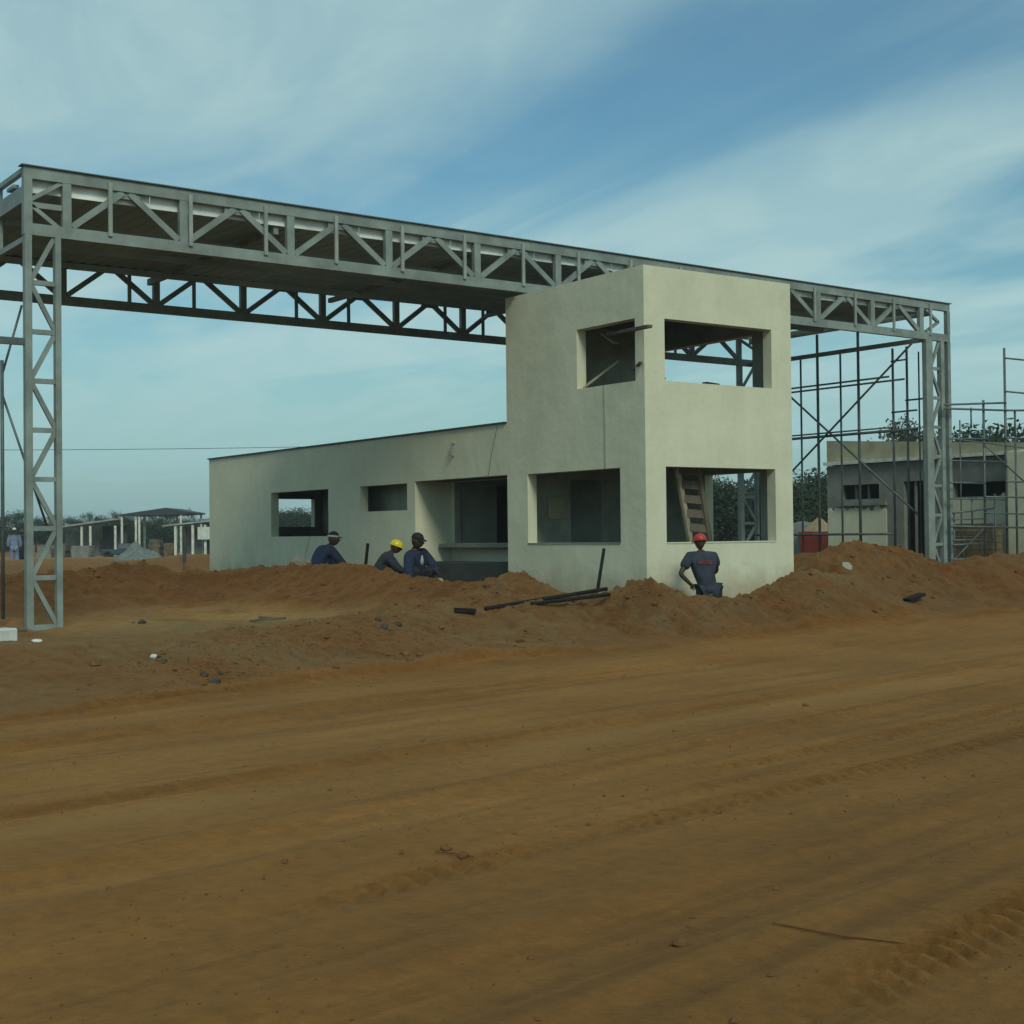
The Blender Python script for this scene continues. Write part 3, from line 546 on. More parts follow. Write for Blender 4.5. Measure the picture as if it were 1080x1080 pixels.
for a, b, r in (((994, 427), (1059, 425), .024), ((994, 431), (1059, 433), .024), ((1059, 433), (1110, 433), .026), ((1059, 378), (1110, 383), .022), ((1059, 413), (1110, 418), .022), ((1000, 463), (1040, 463), .018), ((1000, 509), (1037, 510), .02), ((1059, 508), (1110, 509), .02), ((1003, 541), (1046, 536), .024),
             ((1000, 555), (1100, 557), .024), ((1003, 570), (1036, 569), .02), ((1003, 575), (1036, 573), .02), ((1003, 463), (1090, 474), .015), ((1000, 526), (1060, 527), .018), ((1000, 590), (1075, 588), .022), ((1003, 548), (1037, 547), .016), ((1036, 541), (1100, 543), .018), ((1003, 592), (1037, 556), .016), ((1037, 470), (1078, 508), .016), ((1059, 462), (1110, 463), .02), ((998, 486), (1060, 487), .016), ((1037, 524), (1100, 525), .02)):
    pa, pb = sp_(*a), sp_(*b); tubeobj('ledger', sc2, (pa[0], YS-.05, pa[2]), (pb[0], YS-.05, pb[2]), r)
sc3 = tag(empty('scaffold', (-8.9, 4.4, 0)), 'thin scaffold poles at the left frame edge beside the left gantry leg', 'scaffold')
Y3 = 4.4
def s3(a, b, r): pa, pb = at(*a, y=Y3), at(*b, y=Y3); tubeobj('pole', sc3, pa, pb, r)
p = at(2, 380, y=Y3); tubeobj('pole', sc3, (p[0], Y3, p[2]), (p[0], Y3, -.1), .028)
s3((23, 322), (2, 396), .018); s3((2, 415), (52, 562), .018); s3((-30, 555), (2, 556), .02)

# ------------------------------------------------------------------ half-built store on the right
bb = tag(empty('unfinished_building', (15.83, 0, 0)), 'half-plastered single-storey building with a sloping parapet, behind the right gantry leg and scaffold', 'building')
def lx(mb): mb.v = [(a-15.83, b, c) for a, b, c in mb.v]; return mb
XB = 15.83
f = cells(MB(), 'x', XB, XB+.2, (-3, 10.45), (-.3, 2.93), [(8.58, 9.93, 1.96, 2.37), (7.05, 7.74, -.3, 2.4), (4.25, 6.15, 1.93, 2.30), (1.2, 3.2, 1, 2.1)])
cells(f, 'y', 10.25, 10.45, (XB+.2, 21), (-.3, 2.93), []); cells(f, 'x', 21, 21.2, (-3, 10.45), (-.3, 2.93), [(6.9, 7.9, 1.0, 2.2)]); cells(f, 'y', -3, -2.8, (XB+.2, 21), (-.3, 2.93), [])
lx(f).build('wall', M['cement'], bb)
V = [(0, 10.45, 2.96), (0, -3, 2.96), (0, -3, 3.02), (0, 3.9, 3.22), (0, 10.45, 3.66)]; V2 = [(a+.16, b, c) for a, b, c in V]
MB().add(V+V2, [(0, 4, 3, 2, 1), (5, 6, 7, 8, 9), (0, 5, 9, 4), (4, 9, 8, 3), (3, 8, 7, 2), (0, 1, 6, 5), (1, 2, 7, 6)]).build('parapet', M['yellowwall'], bb)
MB().box(-.02, -3, 3.0, 5.4, 10.46, 3.02).build('roof', M['slab'], bb).location.z = -.05
e = MB()
for k in range(9): a = -3+k*1.5; e.box(-.14, a, 2.945+.006*(k % 2), .0-.002, min(a+1.47, 10.5), 3.03+.008*((k*2) % 3))
e.build('eave', M['strip'], bb)
# plaster coat with a ragged top
rnd = random.Random(3)
def coat(y0, y1, ztop, jag):
    pl = MB()
    n = int((y1-y0)/.09); P = [(y0+(y1-y0)*i/n, ztop+rnd.uniform(-jag, jag*.5)+(.12 if i in (3, 4) else 0)) for i in range(n+1)]
    for (a, za_), (b, zb_) in zip(P[:-1], P[1:]): pl.add([(-.02, a, -.3), (-.02, b, -.3), (-.02, b, zb_), (-.02, a, za_), (.001, a, -.3), (.001, b, -.3), (.001, b, zb_), (.001, a, za_)], [(0, 3, 2, 1), (3, 7, 6, 2), (0, 4, 7, 3), (1, 2, 6, 5)])
    pl.build('plaster_coat', M['plaster'], bb)
coat(8.32, 10.42, 1.72, .10); coat(4.26, 6.28, 1.88, .05)
MB().box(-.10, 8.3, 1.78, -.0, 10.0, 1.86).build('lintel', M['cement'], bb)
MB().box(-.45, 3.3, -.3, -.002, 4.22, 3.0).build('pillar', M['plaster'], bb, bevel=.01)
for y in (9.0, 9.45): MB().box(.05, y-.03, 1.96, .10, y+.03, 2.37).build('mullion', M['darkcement'], bb)
MB().box(.05, 7.36, -.2, .10, 7.42, 2.4).build('door_post', M['cement'], bb)
# block stack
bs = tag(empty('block_stack', (15.1, 4.9, .25)), 'stack of brown cement blocks against the unfinished building', 'block stack')
for k in range(6):
    b = MB(); 
    for j in range(3): b.box(-.18+.01*(k % 2), -.62+.42*j+.008, .165*k+.004, .2, -.62+.42*(j+1)-.008, .165*(k+1)-.006)
    b.build('block_course', M['brick'], bs, bevel=.008)

# ------------------------------------------------------------------ things between tower and store
def place(o, p, rz=0): o.location = p; o.rotation_euler.z = rz; return o
pp = dep(864, 575, 46)
sk = tag(empty('skip', (pp[0], pp[1], -.15), .5), 'red steel skip heaped with beige sand behind the tower', 'skip')
V = [(-.30, -.5, 0), (.30, -.5, 0), (.30, .5, 0), (-.30, .5, 0), (-.40, -.6, 1.22), (.40, -.6, 1.22), (.40, .6, 1.22), (-.40, .6, 1.22)]
MB().add(V, [(0, 3, 2, 1), (0, 1, 5, 4), (1, 2, 6, 5), (2, 3, 7, 6), (3, 0, 4, 7), (4, 5, 6, 7)]).build('body', M['red'], sk, bevel=.02)
h = MB(); V = [(0.0, 0, 1.72)]+[(.38*math.cos(a)*(1+.1*math.sin(3*a)), .58*math.sin(a), 1.225) for a in np.linspace(0, 2*math.pi, 13)[:-1]]
h.add(V, [(0, 1+i, 1+(i+1) % 12) for i in range(12)]).build('sand_heap', M['sand'], sk)
pp = dep(846, 575, 47); tp = MB(); V = []; nn = 14
for i in range(nn+1):
    for j in range(nn+1):
        a, b = i/nn*2-1, j/nn*2-1; rr = max(abs(a), abs(b))**2.2; V.append((a*.75, b*.9, max(0, 1.55*(1-rr)**.45)+.03*math.sin(9*a+5*b)))
tp.add(V, [(i*(nn+1)+j, (i+1)*(nn+1)+j, (i+1)*(nn+1)+j+1, i*(nn+1)+j+1) for i in range(nn) for j in range(nn)])
o = tp.build('tarpaulin', M['tarp'], None, True); tag(o, 'grey tarpaulin thrown over a rounded heap next to the red skip', 'tarpaulin'); o.location = (pp[0], pp[1], -.15)

# ------------------------------------------------------------------ trees
def tree(name, seed, hgt, crown_r, crown_h, clumps, per, leafsz, lm, trunk_r=.14, base=.4, palm=False, open_=.0):
    rd = random.Random(seed); root = empty(name)
    tk = MB(); top = Vector((rd.uniform(-.2, .2), rd.uniform(-.2, .2), hgt-crown_h*.55)); mid = top*.5+Vector((rd.uniform(-.15, .15), rd.uniform(-.15, .15), 0))
    tk.tube([(0, 0, -.3), mid, top], trunk_r, 7, trunk_r*.55); cc = []
    for k in range(clumps):
        a = rd.uniform(0, 2*math.pi); zz = rd.uniform(-1, 1); rr = math.sqrt(max(0, 1-zz*zz))*rd.uniform(.35, 1.)
        c = Vector((math.cos(a)*rr*crown_r, math.sin(a)*rr*crown_r, hgt-crown_h*.5+zz*crown_h*.5*rd.uniform(.7, 1.05))); cc.append((c, rd.uniform(.45, 1)*crown_r*.42))
        if k < 9: tk.tube([top*.85, top.lerp(c, .5)+Vector((0, 0, .1)), c], trunk_r*.4, 5, trunk_r*.1)
    tk.build('trunk', M['bark'], root, True); lf = MB(); V = []; Fs = []
    for c, r in cc:
        for i in range(per):
            d = Vector((rd.gauss(0, 1), rd.gauss(0, 1), rd.gauss(0, .75))); d = d.normalized()*r*rd.random()**.4; p = c+d
            q = Quaternion((rd.gauss(0, 1), rd.gauss(0, 1), rd.gauss(0, 1), rd.gauss(0, 1))).normalized(); s = leafsz*rd.uniform(.6, 1.5)
            n = len(V); V += [p+q @ Vector(t) for t in ((-s, 0, 0), (0, -s*.45, s*.1), (s, 0, 0), (0, s*.45, -s*.1))]; Fs.append((n, n+1, n+2, n+3))
    lf.add(V, Fs).build('crown', M[lm], root); return root
def placetree(src, x, y, s, rz, first, label, group=None, z=-.15):
    o = src if first else copy_tree(src); o.location = (x, y, z); o.rotation_euler.z = rz; o.scale = (s, s, s*random.uniform(.92, 1.08)); tag(o, label, 'tree', group); return o
tA = tree('broadleaf_tree', 1, 5.6, 2.4, 4.0, 46, 210, .075, 'leaf'); tB = tree('broadleaf_tree', 2, 5.0, 2.2, 3.6, 40, 190, .07, 'leaf2'); tC = tree('broadleaf_tree', 5, 6.2, 2.0, 4.4, 20, 130, .07, 'leaf')
tD = tree('shrubby_tree', 8, 3.6, 2.6, 3.4, 50, 210, .075, 'leaf', base=.1)
used = set()
def put(src, u, ttop, d, label, group=None, hh=None, wscale=1):
    """a tree whose top stands at image height ttop at distance d"""
    p = dep(u, ttop, d); H0 = {id(tA): 5.6, id(tB): 5.0, id(tC): 6.2, id(tD): 3.6}[id(src)]
    s = (p[2]+.15)/H0; o = placetree(src, p[0], p[1], s, random.uniform(0, 6.28), id(src) not in used, label, group); used.add(id(src)); o.scale.x *= wscale; o.scale.y *= wscale; return o
put(tB, 952, 440, 62, 'tallest dark tree crown rising over the unfinished building roof between the scaffold poles', wscale=.72)
put(tC, 1018, 449, 75, 'open-branched tree above the roof just right of the right gantry leg', wscale=.8)
put(tC, 1050, 450, 80, 'bushy tree above the roof near the tall scaffold pole')
put(tD, 1072, 459, 78, 'wide low tree at the right frame edge above the roof', wscale=1.2); put(tD, 1032, 464, 74, 'low spreading tree just above the roof behind the scaffold', wscale=1.3)
g1 = 'dark trees seen past the right side of the tower'
for u, t, d, s in ((838, 516, 66, tA), (852, 512, 70, tD), (864, 505, 72, tA), (874, 508, 64, tD), (800, 512, 66, tD), (785, 508, 70, tA), (818, 510, 69, tA), (770, 510, 66, tD), (755, 512, 68, tA), (832, 520, 60, tD), (845, 522, 59, tD), (860, 524, 60, tD)): put(s, u, t, d, 'dark bushy tree in the clump between the tower and the unfinished building', g1, wscale=1.15)
g2 = 'distant trees along the left horizon'
rd = random.Random(11)
for k in range(34):
    u = -35+k*8.1+rd.uniform(-3, 3); s = rd.choice((tA, tB, tC, tD, tD)); put(s, u, rd.uniform(543, 556) if s is not tD else rd.uniform(551, 560), rd.uniform(125, 150), 'small distant tree in the hazy row along the left horizon behind the sheds', g2, wscale=1.25)
put(tC, 121, 539, 118, 'dark tree crown standing higher behind the long low shed at left', wscale=.95); put(tA, 128, 544, 119, 'round tree just right of the higher crown behind the long low shed')
put(tC, 199, 536, 112, 'thin branched tree at the right end of the gabled canopy', wscale=.6)
for k in range(7): put((tD, tA)[k % 2], 285+k*7, 541+rd.uniform(0, 5), 120, 'distant tree glimpsed through the far window of the low wing', 'trees seen through the low wing window', wscale=1.3)
g4 = 'low trees on the right horizon'
for k in range(10): put((tD, tA, tB)[k % 3], 1085+k*16, 500+rd.uniform(0, 20), 110, 'low tree on the horizon beyond the right frame edge', g4) if False else None

# ------------------------------------------------------------------ sheds on the left horizon
def px_m(d): return F_PX/d
def shed_frame(u, v, d): p = dep(u, v, d); return Vector(p)
D0 = 95
rgt = Vector((Rv[0], Rv[1], 0)).normalized(); fwd = Vector((Fv[0], Fv[1], 0)).normalized()
def zpix(v, d, u=150): return dep(u, v, d)[2]
def fr(u0, d):                       # empty on the ground, x to the right, y away
    p = dep(u0, 570, d); return (p[0], p[1], -.2), -YAW
def U(du, d): return du*d/F_PX       # pixels to metres at distance d
# long low shed
loc, rz = fr(105, 98); sA = tag(empty('shed', loc, rz), 'long low shed with a pale sloping tin roof on posts, left of the gabled canopy', 'shed')
zz = lambda v: zpix(v, 98)+.2
MB().beam((U(-42, 98), 0, zz(556)), (U(24, 98), 0, zz(547.5)), 3.0, .10).build('roof', M['tin'], sA)
for du in (-38, -13, -4, 22): MB().box(U(du, 98)-.07, -1.3, 0, U(du, 98)+.07, -1.15, zz(552)-.15).build('post', M['strip'], sA)
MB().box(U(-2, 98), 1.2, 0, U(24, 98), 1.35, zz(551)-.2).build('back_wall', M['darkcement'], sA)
MB().box(U(-42, 98), 1.2, 0, U(-6, 98), 1.3, zz(562)).build('back_wall', M['cement'], sA)
MB().beam((U(20, 98), 1, zz(543)), (U(40, 98), 1, zz(551)), 2, .08).build('lean_to_roof', M['tin_dark'], sA)
# gabled canopy
loc, rz = fr(172, 92); sB = tag(empty('canopy', loc, rz), 'open gabled canopy with a dark roof on tall pale posts', 'canopy'); zz = lambda v: zpix(v, 92, 172)+.2
a, b, c = (U(-36, 92), zz(542.5)), (U(11, 92), zz(536.2)), (U(36, 92), zz(541)); V = []
for y in (-2, 2.5): V += [(a[0], y, a[1]), (b[0], y, b[1]), (c[0], y, c[1]), (c[0], y, c[1]-.10), (b[0], y, a[1]-.08), (a[0], y, a[1]-.10)]
MB().add(V, [(0, 5, 4, 1), (1, 4, 3, 2), (6, 7, 10, 11), (7, 8, 9, 10), (0, 1, 7, 6), (1, 2, 8, 7), (5, 11, 10, 4), (4, 10, 9, 3), (0, 6, 11, 5), (2, 3, 9, 8)]).build('roof', M['tin_dark'], sB)
for du, y in ((-35, -1.9), (-26, 1.5), (-20.5, -1.9), (-17, -1.9), (7, 2), (26, -1.9), (33, 2.)): MB().box(U(du, 92)-.06, y, 0, U(du, 92)+.06, y+.12, a[1]-.02).build('post', M['strip'], sB)
for du in (-34, -20, 8, 24): MB().beam((U(du, 92), -1.85, a[1]-.1), (U(du+4, 92), -1.85, a[1]-.55), .04, .04).build('brace', M['tin_dark'], sB)
# right shed, half hidden by the wing
loc, rz = fr(205, 84); sC = tag(empty('shed', loc, rz), 'low lean-to shed with pale posts right of the canopy, half hidden by the low wing', 'shed'); zz = lambda v: zpix(v, 84, 205)+.2
MB().beam((U(-28, 84), 0, zz(554.5)), (U(40, 84), 0, zz(548)), 2.6, .09).build('roof', M['tin'], sC)
for du in (-15, 3, 16, 36): MB().box(U(du, 84)-.07, -1.2, 0, U(du, 84)+.07, -1.06, zz(552)-.1).build('post', M['strip'], sC)
MB().box(U(-14, 84), 1.0, 0, U(4, 84), 1.1, zz(556)).build('back_wall', M['cement'], sC)
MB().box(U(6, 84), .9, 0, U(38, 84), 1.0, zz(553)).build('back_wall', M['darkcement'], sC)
MB().box(U(9, 84), -1.4, zz(569), U(22, 84), -1.34, zz(556)).build('sheet_panel', M['white'], sC)
# junk, stacks, vehicle
def lump(name, u, d, wpx, hpx, m, label, cat, seed, group=None, depth=1.):
    rd = random.Random(seed); wd = U(wpx, d)/2; ht = U(hpx, d); nn = 18; V = []
    for i in range(nn+1):
        for j in range(nn+1):
            a, b = i/nn*2-1, j/nn*2-1; r = min(1, math.hypot(a, b)); V.append((a*wd, b*wd*depth, ht*(1-r)**.85*(1+.25*math.sin(7*a+seed)*math.cos(5*b)) + rd.uniform(0, .05)*ht - .03))
    o = MB().add(V, [(i*(nn+1)+j, (i+1)*(nn+1)+j, (i+1)*(nn+1)+j+1, i*(nn+1)+j+1) for i in range(nn) for j in range(nn)]).build(name, m, None, True)
    p = dep(u, 570, d); o.location = (p[0], p[1], -.2); o.rotation_euler.z = -YAW; return tag(o, label, cat, group)
lump('gravel_heap', 146, 78, 58, 20, M['gravel'], 'grey gravel heap in front of the gabled canopy', 'gravel heap', 3)
lump('earth_heap', 196, 42, 16, 22, M['clod'], 'small red earth heap at the foot of the dark post near the low wing', 'earth heap', 4)
for k, (u, wpx, hpx, mm, lab, ct) in enumerate(((88, 22, 16, 'cement', 'grey block pile under the left end of the long low shed', 'block pile'), (165, 14, 22, 'wood', 'brown timber stack under the canopy', 'timber stack'), (181, 12, 18, 'brick', 'brown block pile beside the lean-to shed post', 'block pile'), (50, 18, 14, 'cement', 'grey stacked materials seen through the left lattice leg', 'material stack'), (68, 10, 18, 'wood', 'brown plank stack just right of the left lattice leg', 'plank stack'))):
    p = dep(u, 570, 88); o = MB(); rd2 = random.Random(k)
    for j in range(5): w2 = U(wpx, 88)/2*rd2.uniform(.75, 1); h2 = U(hpx, 88)/5; o.box(-w2, -.6, j*h2, w2*rd2.uniform(.8, 1), .6, (j+1)*h2-.02)
    o = o.build('pile', M[mm], None); o.location = (p[0], p[1], -.25); o.rotation_euler.z = -YAW; o.name = ct.replace(' ', '_'); tag(o, lab, ct)
p = dep(129, 570, 90); vh = tag(empty('pickup_truck', (p[0], p[1], -.2), -YAW+.2), 'small dark blue pickup parked under the long low shed', 'pickup truck')
MB().add([(-1.3, -.55, .25), (1.3, -.55, .25), (1.3, .55, .25), (-1.3, .55, .25), (-1.3, -.55, .62), (1.3, -.55, .6), (1.3, .55, .6), (-1.3, .55, .62)], [(0, 3, 2, 1), (4, 5, 6, 7), (0, 1, 5, 4), (1, 2, 6, 5), (2, 3, 7, 6), (3, 0, 4, 7)]).build('body', M['blueveh'], vh, bevel=.05)
MB().add([(-.3, -.5, .62), (.75, -.5, .62), (.75, .5, .62), (-.3, .5, .62), (-.2, -.42, 1.0), (.45, -.42, 1.0), (.45, .42, 1.0), (-.2, .42, 1.0)], [(0, 3, 2, 1), (4, 5, 6, 7), (0, 1, 5, 4), (1, 2, 6, 5), (2, 3, 7, 6), (3, 0, 4, 7)]).build('cab', M['blueveh'], vh, bevel=.04)
for xw in (-.85, .85):
    for yw in (-.55, .45): MB().tube([(xw, yw, .24), (xw, yw+.12, .24)], .25, 14).build('wheel', M['rubber'], vh)
p = dep(194, 592, 45); o = MB().tube([(0, 0, 0), (0.03, 0, .9), (0, 0, 1.35)], .06, 7).build('post', M['darkcement'], None); o.location = (p[0], p[1], 0); tag(o, 'dark stub post standing in a red earth heap left of the low wing', 'post')
# power line
pA, pB = dep(-160, 474, 100), dep(420, 469, 104)
for pq, lab in ((pA, 'timber power pole carrying the wire beyond the left frame edge'), (pB, 'timber power pole hidden behind the low wing')):
    o = tag(empty('power_pole', (pq[0], pq[1], -.2)), lab, 'power pole'); MB().tube([(0, 0, -.3), (0, 0, pq[2]+.5)], .13, 8, .09).build('pole', M['wood'], o); MB().box(-.6, -.05, pq[2]+.05, .6, .05, pq[2]+.15).build('crossarm', M['wood'], o)
wr = MB().tube([Vector(pA).lerp(Vector(pB), t)-Vector((0, 0, .55*4*t*(1-t)*.3)) for t in np.linspace(0, 1, 20)], .022, 5)
tag(wr.build('power_line', M['scaf'], None), 'thin power wire crossing the sky above the low wing roof line', 'power line')

# ------------------------------------------------------------------ people
def skinmesh(pts, edges, rad, sub=2):
    me = bpy.data.meshes.new('skin'); me.from_pydata([tuple(p) for p in pts], edges, []); o = bpy.data.objects.new('skin', me); col.objects.link(o)
    o.modifiers.new('s', 'SKIN'); o.modifiers.new('u', 'SUBSURF').levels = sub
    for i, d in enumerate(me.skin_vertices[0].data):
        r = rad[i]; d.radius = r if isinstance(r, tuple) else (r, r); d.use_root = (i == 0)
    dg = bpy.context.evaluated_depsgraph_get(); m2 = bpy.data.meshes.new_from_object(o.evaluated_get(dg)); bpy.data.objects.remove(o)
    m2.polygons.foreach_set('use_smooth', [True]*len(m2.polygons)); return m2
def link(name, me, m, parent):
    me.materials.clear(); me.materials.append(m); o = bpy.data.objects.new(name, me); col.objects.link(o); o.parent = parent; o.name = name; return o
def sphere_pts(c, rx, ry, rz, nu_=16, nv_=12, fn=None, zmin=-1.):
    V = []; Fs = []
    for j in range(nv_+1):
        th = math.pi*j/nv_; z = math.cos(th)
        if z < zmin: z = zmin
        s = math.sin(th)
        for i in range(nu_):
            a = 2*math.pi*i/nu_; p = Vector((math.cos(a)*s*rx, math.sin(a)*s*ry, z*rz))
            if fn: p = fn(p)
            V.append(p)
    for j in range(nv_):
        for i in range(nu_): Fs.append((j*nu_+i, (j+1)*nu_+i, (j+1)*nu_+(i+1) % nu_, j*nu_+(i+1) % nu_))
    return V, Fs
def person(label, loc, face, J, top, bottom, hat=None, hatm=None, group=None, scale=1, shirtfront=False, logo=False, headtilt=(0, 0), beardband=False):
    """J: joints in the body frame (x to its right, y forward, z up)"""
    root = tag(empty('person', loc, face), label, 'person', group); root.scale = (scale,)*3
    names = ['pelvis', 'belly', 'chest', 'neckb', 'neck', 'shL', 'elL', 'wrL', 'haL', 'shR', 'elR', 'wrR', 'haR', 'hipL', 'knL', 'anL', 'toL', 'hipR', 'knR', 'anR', 'toR']
    ix = {n: i for i, n in enumerate(names)}; P = [Vector(J[n]) for n in names]
    E = [('pelvis', 'belly'), ('belly', 'chest'), ('chest', 'neckb'), ('neckb', 'neck'), ('chest', 'shL'), ('shL', 'elL'), ('elL', 'wrL'), ('wrL', 'haL'), ('chest', 'shR'), ('shR', 'elR'), ('elR', 'wrR'), ('wrR', 'haR'),
         ('pelvis', 'hipL'), ('hipL', 'knL'), ('knL', 'anL'), ('anL', 'toL'), ('pelvis', 'hipR'), ('hipR', 'knR'), ('knR', 'anR'), ('anR', 'toR')]
    E = [(ix[a], ix[b]) for a, b in E]
    rad = [(.11, .09), (.10, .08), (.11, .08), .066, .062, .055, .042, .028, .034, .060, .042, .028, .034, .085, .058, .040, .034, .085, .058, .040, .034]
    body = skinmesh(P, E, rad)
    # head, fingers in the same mesh
    bm = bmesh.new(); bm.from_mesh(body)
    hc = P[ix['neck']]+Vector(J.get('hd', (0, .02, .115))); q = Quaternion((1, 0, 0), headtilt[0]) @ Quaternion((0, 0, 1), headtilt[1])
    def headf(p):
        if p.z < 0: p.x *= 1+p.z*2.2; p.y = p.y*(1+p.z*.8)+(.012 if p.y > 0 else 0)
        if p.y > .06 and abs(p.x) < .025 and -.04 < p.z < .02: p.y += .022
        if p.y > .05 and .015 < abs(p.x) < .05 and .0 < p.z < .03: p.y -= .010
        if p.y > .05 and abs(p.x) < .03 and -.075 < p.z < -.05: p.y += .008
        if abs(p.x) > .070 and abs(p.y) < .025 and abs(p.z) < .03: p.x *= 1.15
        return p
    V, Fs = sphere_pts(None, .078, .098, .118, 24, 18, headf); vs_b = [bm.verts.new(hc+q @ v) for v in V]
    for f_ in Fs:
        try: bm.faces.new([vs_b[i] for i in f_])
        except ValueError: pass
    for hn, wn in (('haL', 'wrL'), ('haR', 'wrR')):
        d = (P[ix[hn]]-P[ix[wn]]).normalized(); sdv = d.cross(Vector((0, 1, .3))).normalized()
        for k, (of, ln) in enumerate(((-.030, .062), (-.010, .075), (.011, .070), (.030, .055), (-.048, .03))):
            s0 = P[ix[hn]]+sdv*of*(1 if k < 4 else .8)-d*(.0 if k < 4 else .03); mb = MB().tube([s0, s0+d*ln*.55+Vector((0, .004, 0)), s0+d*ln+Vector((0, .018, -.008))], .0095, 6, .007)
            vv = [bm.verts.new(v) for v in mb.v]
            for f_ in mb.f: bm.faces.new([vv[i] for i in f_])
    bm.to_mesh(body); bm.free(); body.polygons.foreach_set('use_smooth', [True]*len(body.polygons)); link('body', body, M['skin'], root)
    # clothes
    def sub(ns, ed, rr): return skinmesh([Vector(J[n]) if isinstance(n, str) else Vector(n) for n in ns], ed, rr)
    lerp = lambda a, b, t: tuple(Vector(J[a]).lerp(Vector(J[b]), t))
    sleeve = J.get('sleeve', .55)
    ns = ['belly', 'pelvis', 'chest', lerp('chest', 'neckb', .55), 'shL', lerp('shL', 'elL', min(1, sleeve)), 'shR', lerp('shR', 'elR', min(1, sleeve))]; ed = [(0, 1), (0, 2), (2, 3), (2, 4), (4, 5), (2, 6), (6, 7)]; rr = [(.18, .145), (.18, .15), (.20, .15), .095, .098, .080, .098, .080]
    if sleeve > 1:
        ns += [lerp('elL', 'wrL', .9), lerp('elR', 'wrR', .9)]; ed += [(5, 8), (7, 9)]; rr += [.058, .058]
    if 'hem' in J: ns += ['hem']; ed += [(1, len(ns)-1)]; rr += [(.235, .19)]
    sh = link('shirt', sub(ns, ed, rr), M[top], root)
    ns = ['pelvis', 'hipL', 'knL', lerp('knL', 'anL', .9), 'hipR', 'knR', lerp('knR', 'anR', .9)]; link('trousers', sub(ns, [(0, 1), (1, 2), (2, 3), (0, 4), (4, 5), (5, 6)], [(.16, .13), .115, .085, .068, .115, .085, .068]), M[bottom], root)
    for s in 'LR':
        a, b = Vector(J['an'+s]), Vector(J['to'+s]); link('boot', skinmesh([a+Vector((0, 0, .08)), a+Vector((0, -.02, -.02)), b], [(0, 1), (1, 2)], [.055, .05, .045]), M['rubber'], root)
    if shirtfront:
        c, b = Vector(J['chest']), Vector(J['belly']); link('shirt_front', skinmesh([c+Vector((0, .085, .06)), c+Vector((0, .10, -.06)), b+Vector((0, .09, 0))], [(0, 1), (1, 2)], [.045, .055, .05]), M['whitecloth'], root)
    if logo:
        c = Vector(J['chest']); rdl = random.Random(4); lg = MB()
        for k in range(9): lg.add([(c.x-.105+k*.0235, c.y-.170, c.z-.035), (c.x-.088+k*.0235, c.y-.170, c.z-.035), (c.x-.088+k*.0235, c.y-.172, c.z+.018+rdl.uniform(-.012, .01)), (c.x-.105+k*.0235, c.y-.172, c.z+.018), (c.x-.105+k*.0235, c.y-.12, c.z-.035), (c.x-.088+k*.0235, c.y-.12, c.z-.035), (c.x-.088+k*.0235, c.y-.12, c.z+.018), (c.x-.105+k*.0235, c.y-.12, c.z+.018)], [(0, 1, 2, 3), (0, 4, 5, 1), (3, 2, 6, 7), (1, 5, 6, 2), (0, 3, 7, 4)])
        lg.build('back_print', M['redprint'], sh)
    mat3 = q.to_matrix()
    if hat == 'helmet':
        V, Fs = sphere_pts(None, .100, .125, .115, 22, 14, None, 0.0); hm = MB(); hm.add([hc+q @ (v+Vector((0, .0, .022))) for v in V], Fs)
        ring = []; 
        for i in range(22):
            a = 2*math.pi*i/22; ex = .045 if math.sin(a) > 0 else .012; ring += [Vector((math.cos(a)*.098, math.sin(a)*.123, .030)), Vector((math.cos(a)*(.112+ex*.3), math.sin(a)*(.132+ex), .014)), Vector((math.cos(a)*(.112+ex*.3), math.sin(a)*(.132+ex), .008)), Vector((math.cos(a)*.096, math.sin(a)*.12, .016))]
        hm.add([hc+q @ v for v in ring], [(i*4+k, ((i+1) % 22)*4+k, ((i+1) % 22)*4+(k+1) % 4, i*4+(k+1) % 4) for i in range(22) for k in range(4)]); hm.build('helmet', M[hatm], root, True)
    elif hat == 'cap':
        V, Fs = sphere_pts(None, .086, .106, .102, 20, 12, None, 0.05); hm = MB(); hm.add([hc+q @ (v+Vector((0, -.002, .030))) for v in V], Fs)
        br = [Vector((x*.07, .09+.075*math.cos(x*1.3), .036-.012*abs(x))) for x in np.linspace(-1, 1, 9)]+[Vector((x*.08, .05, .045)) for x in np.linspace(1, -1, 9)]
        m_ = len(br); hm.add([hc+q @ v for v in br]+[hc+q @ (v+Vector((0, 0, -.008))) for v in br], [tuple(range(m_)), tuple(range(2*m_-1, m_-1, -1))]+[(i, i+m_, (i+1) % m_+m_, (i+1) % m_) for i in range(m_)]); hm.build('cap', M[hatm], root, True)
    if beardband:
        bd = MB(); V = []
        for i in range(20): a = 2*math.pi*i/20; V += [Vector((math.cos(a)*.088, math.sin(a)*.108, .028)), Vector((math.cos(a)*.091, math.sin(a)*.111, .028)), Vector((math.cos(a)*.091, math.sin(a)*.111, .058)), Vector((math.cos(a)*.088, math.sin(a)*.108, .058))]
        bd.add([hc+q @ v for v in V], [(i*4+k, ((i+1) % 20)*4+k, ((i+1) % 20)*4+(k+1) % 4, i*4+(k+1) % 4) for i in range(20) for k in range(4)]).build('headband', M['whitecloth'], root)
    return root
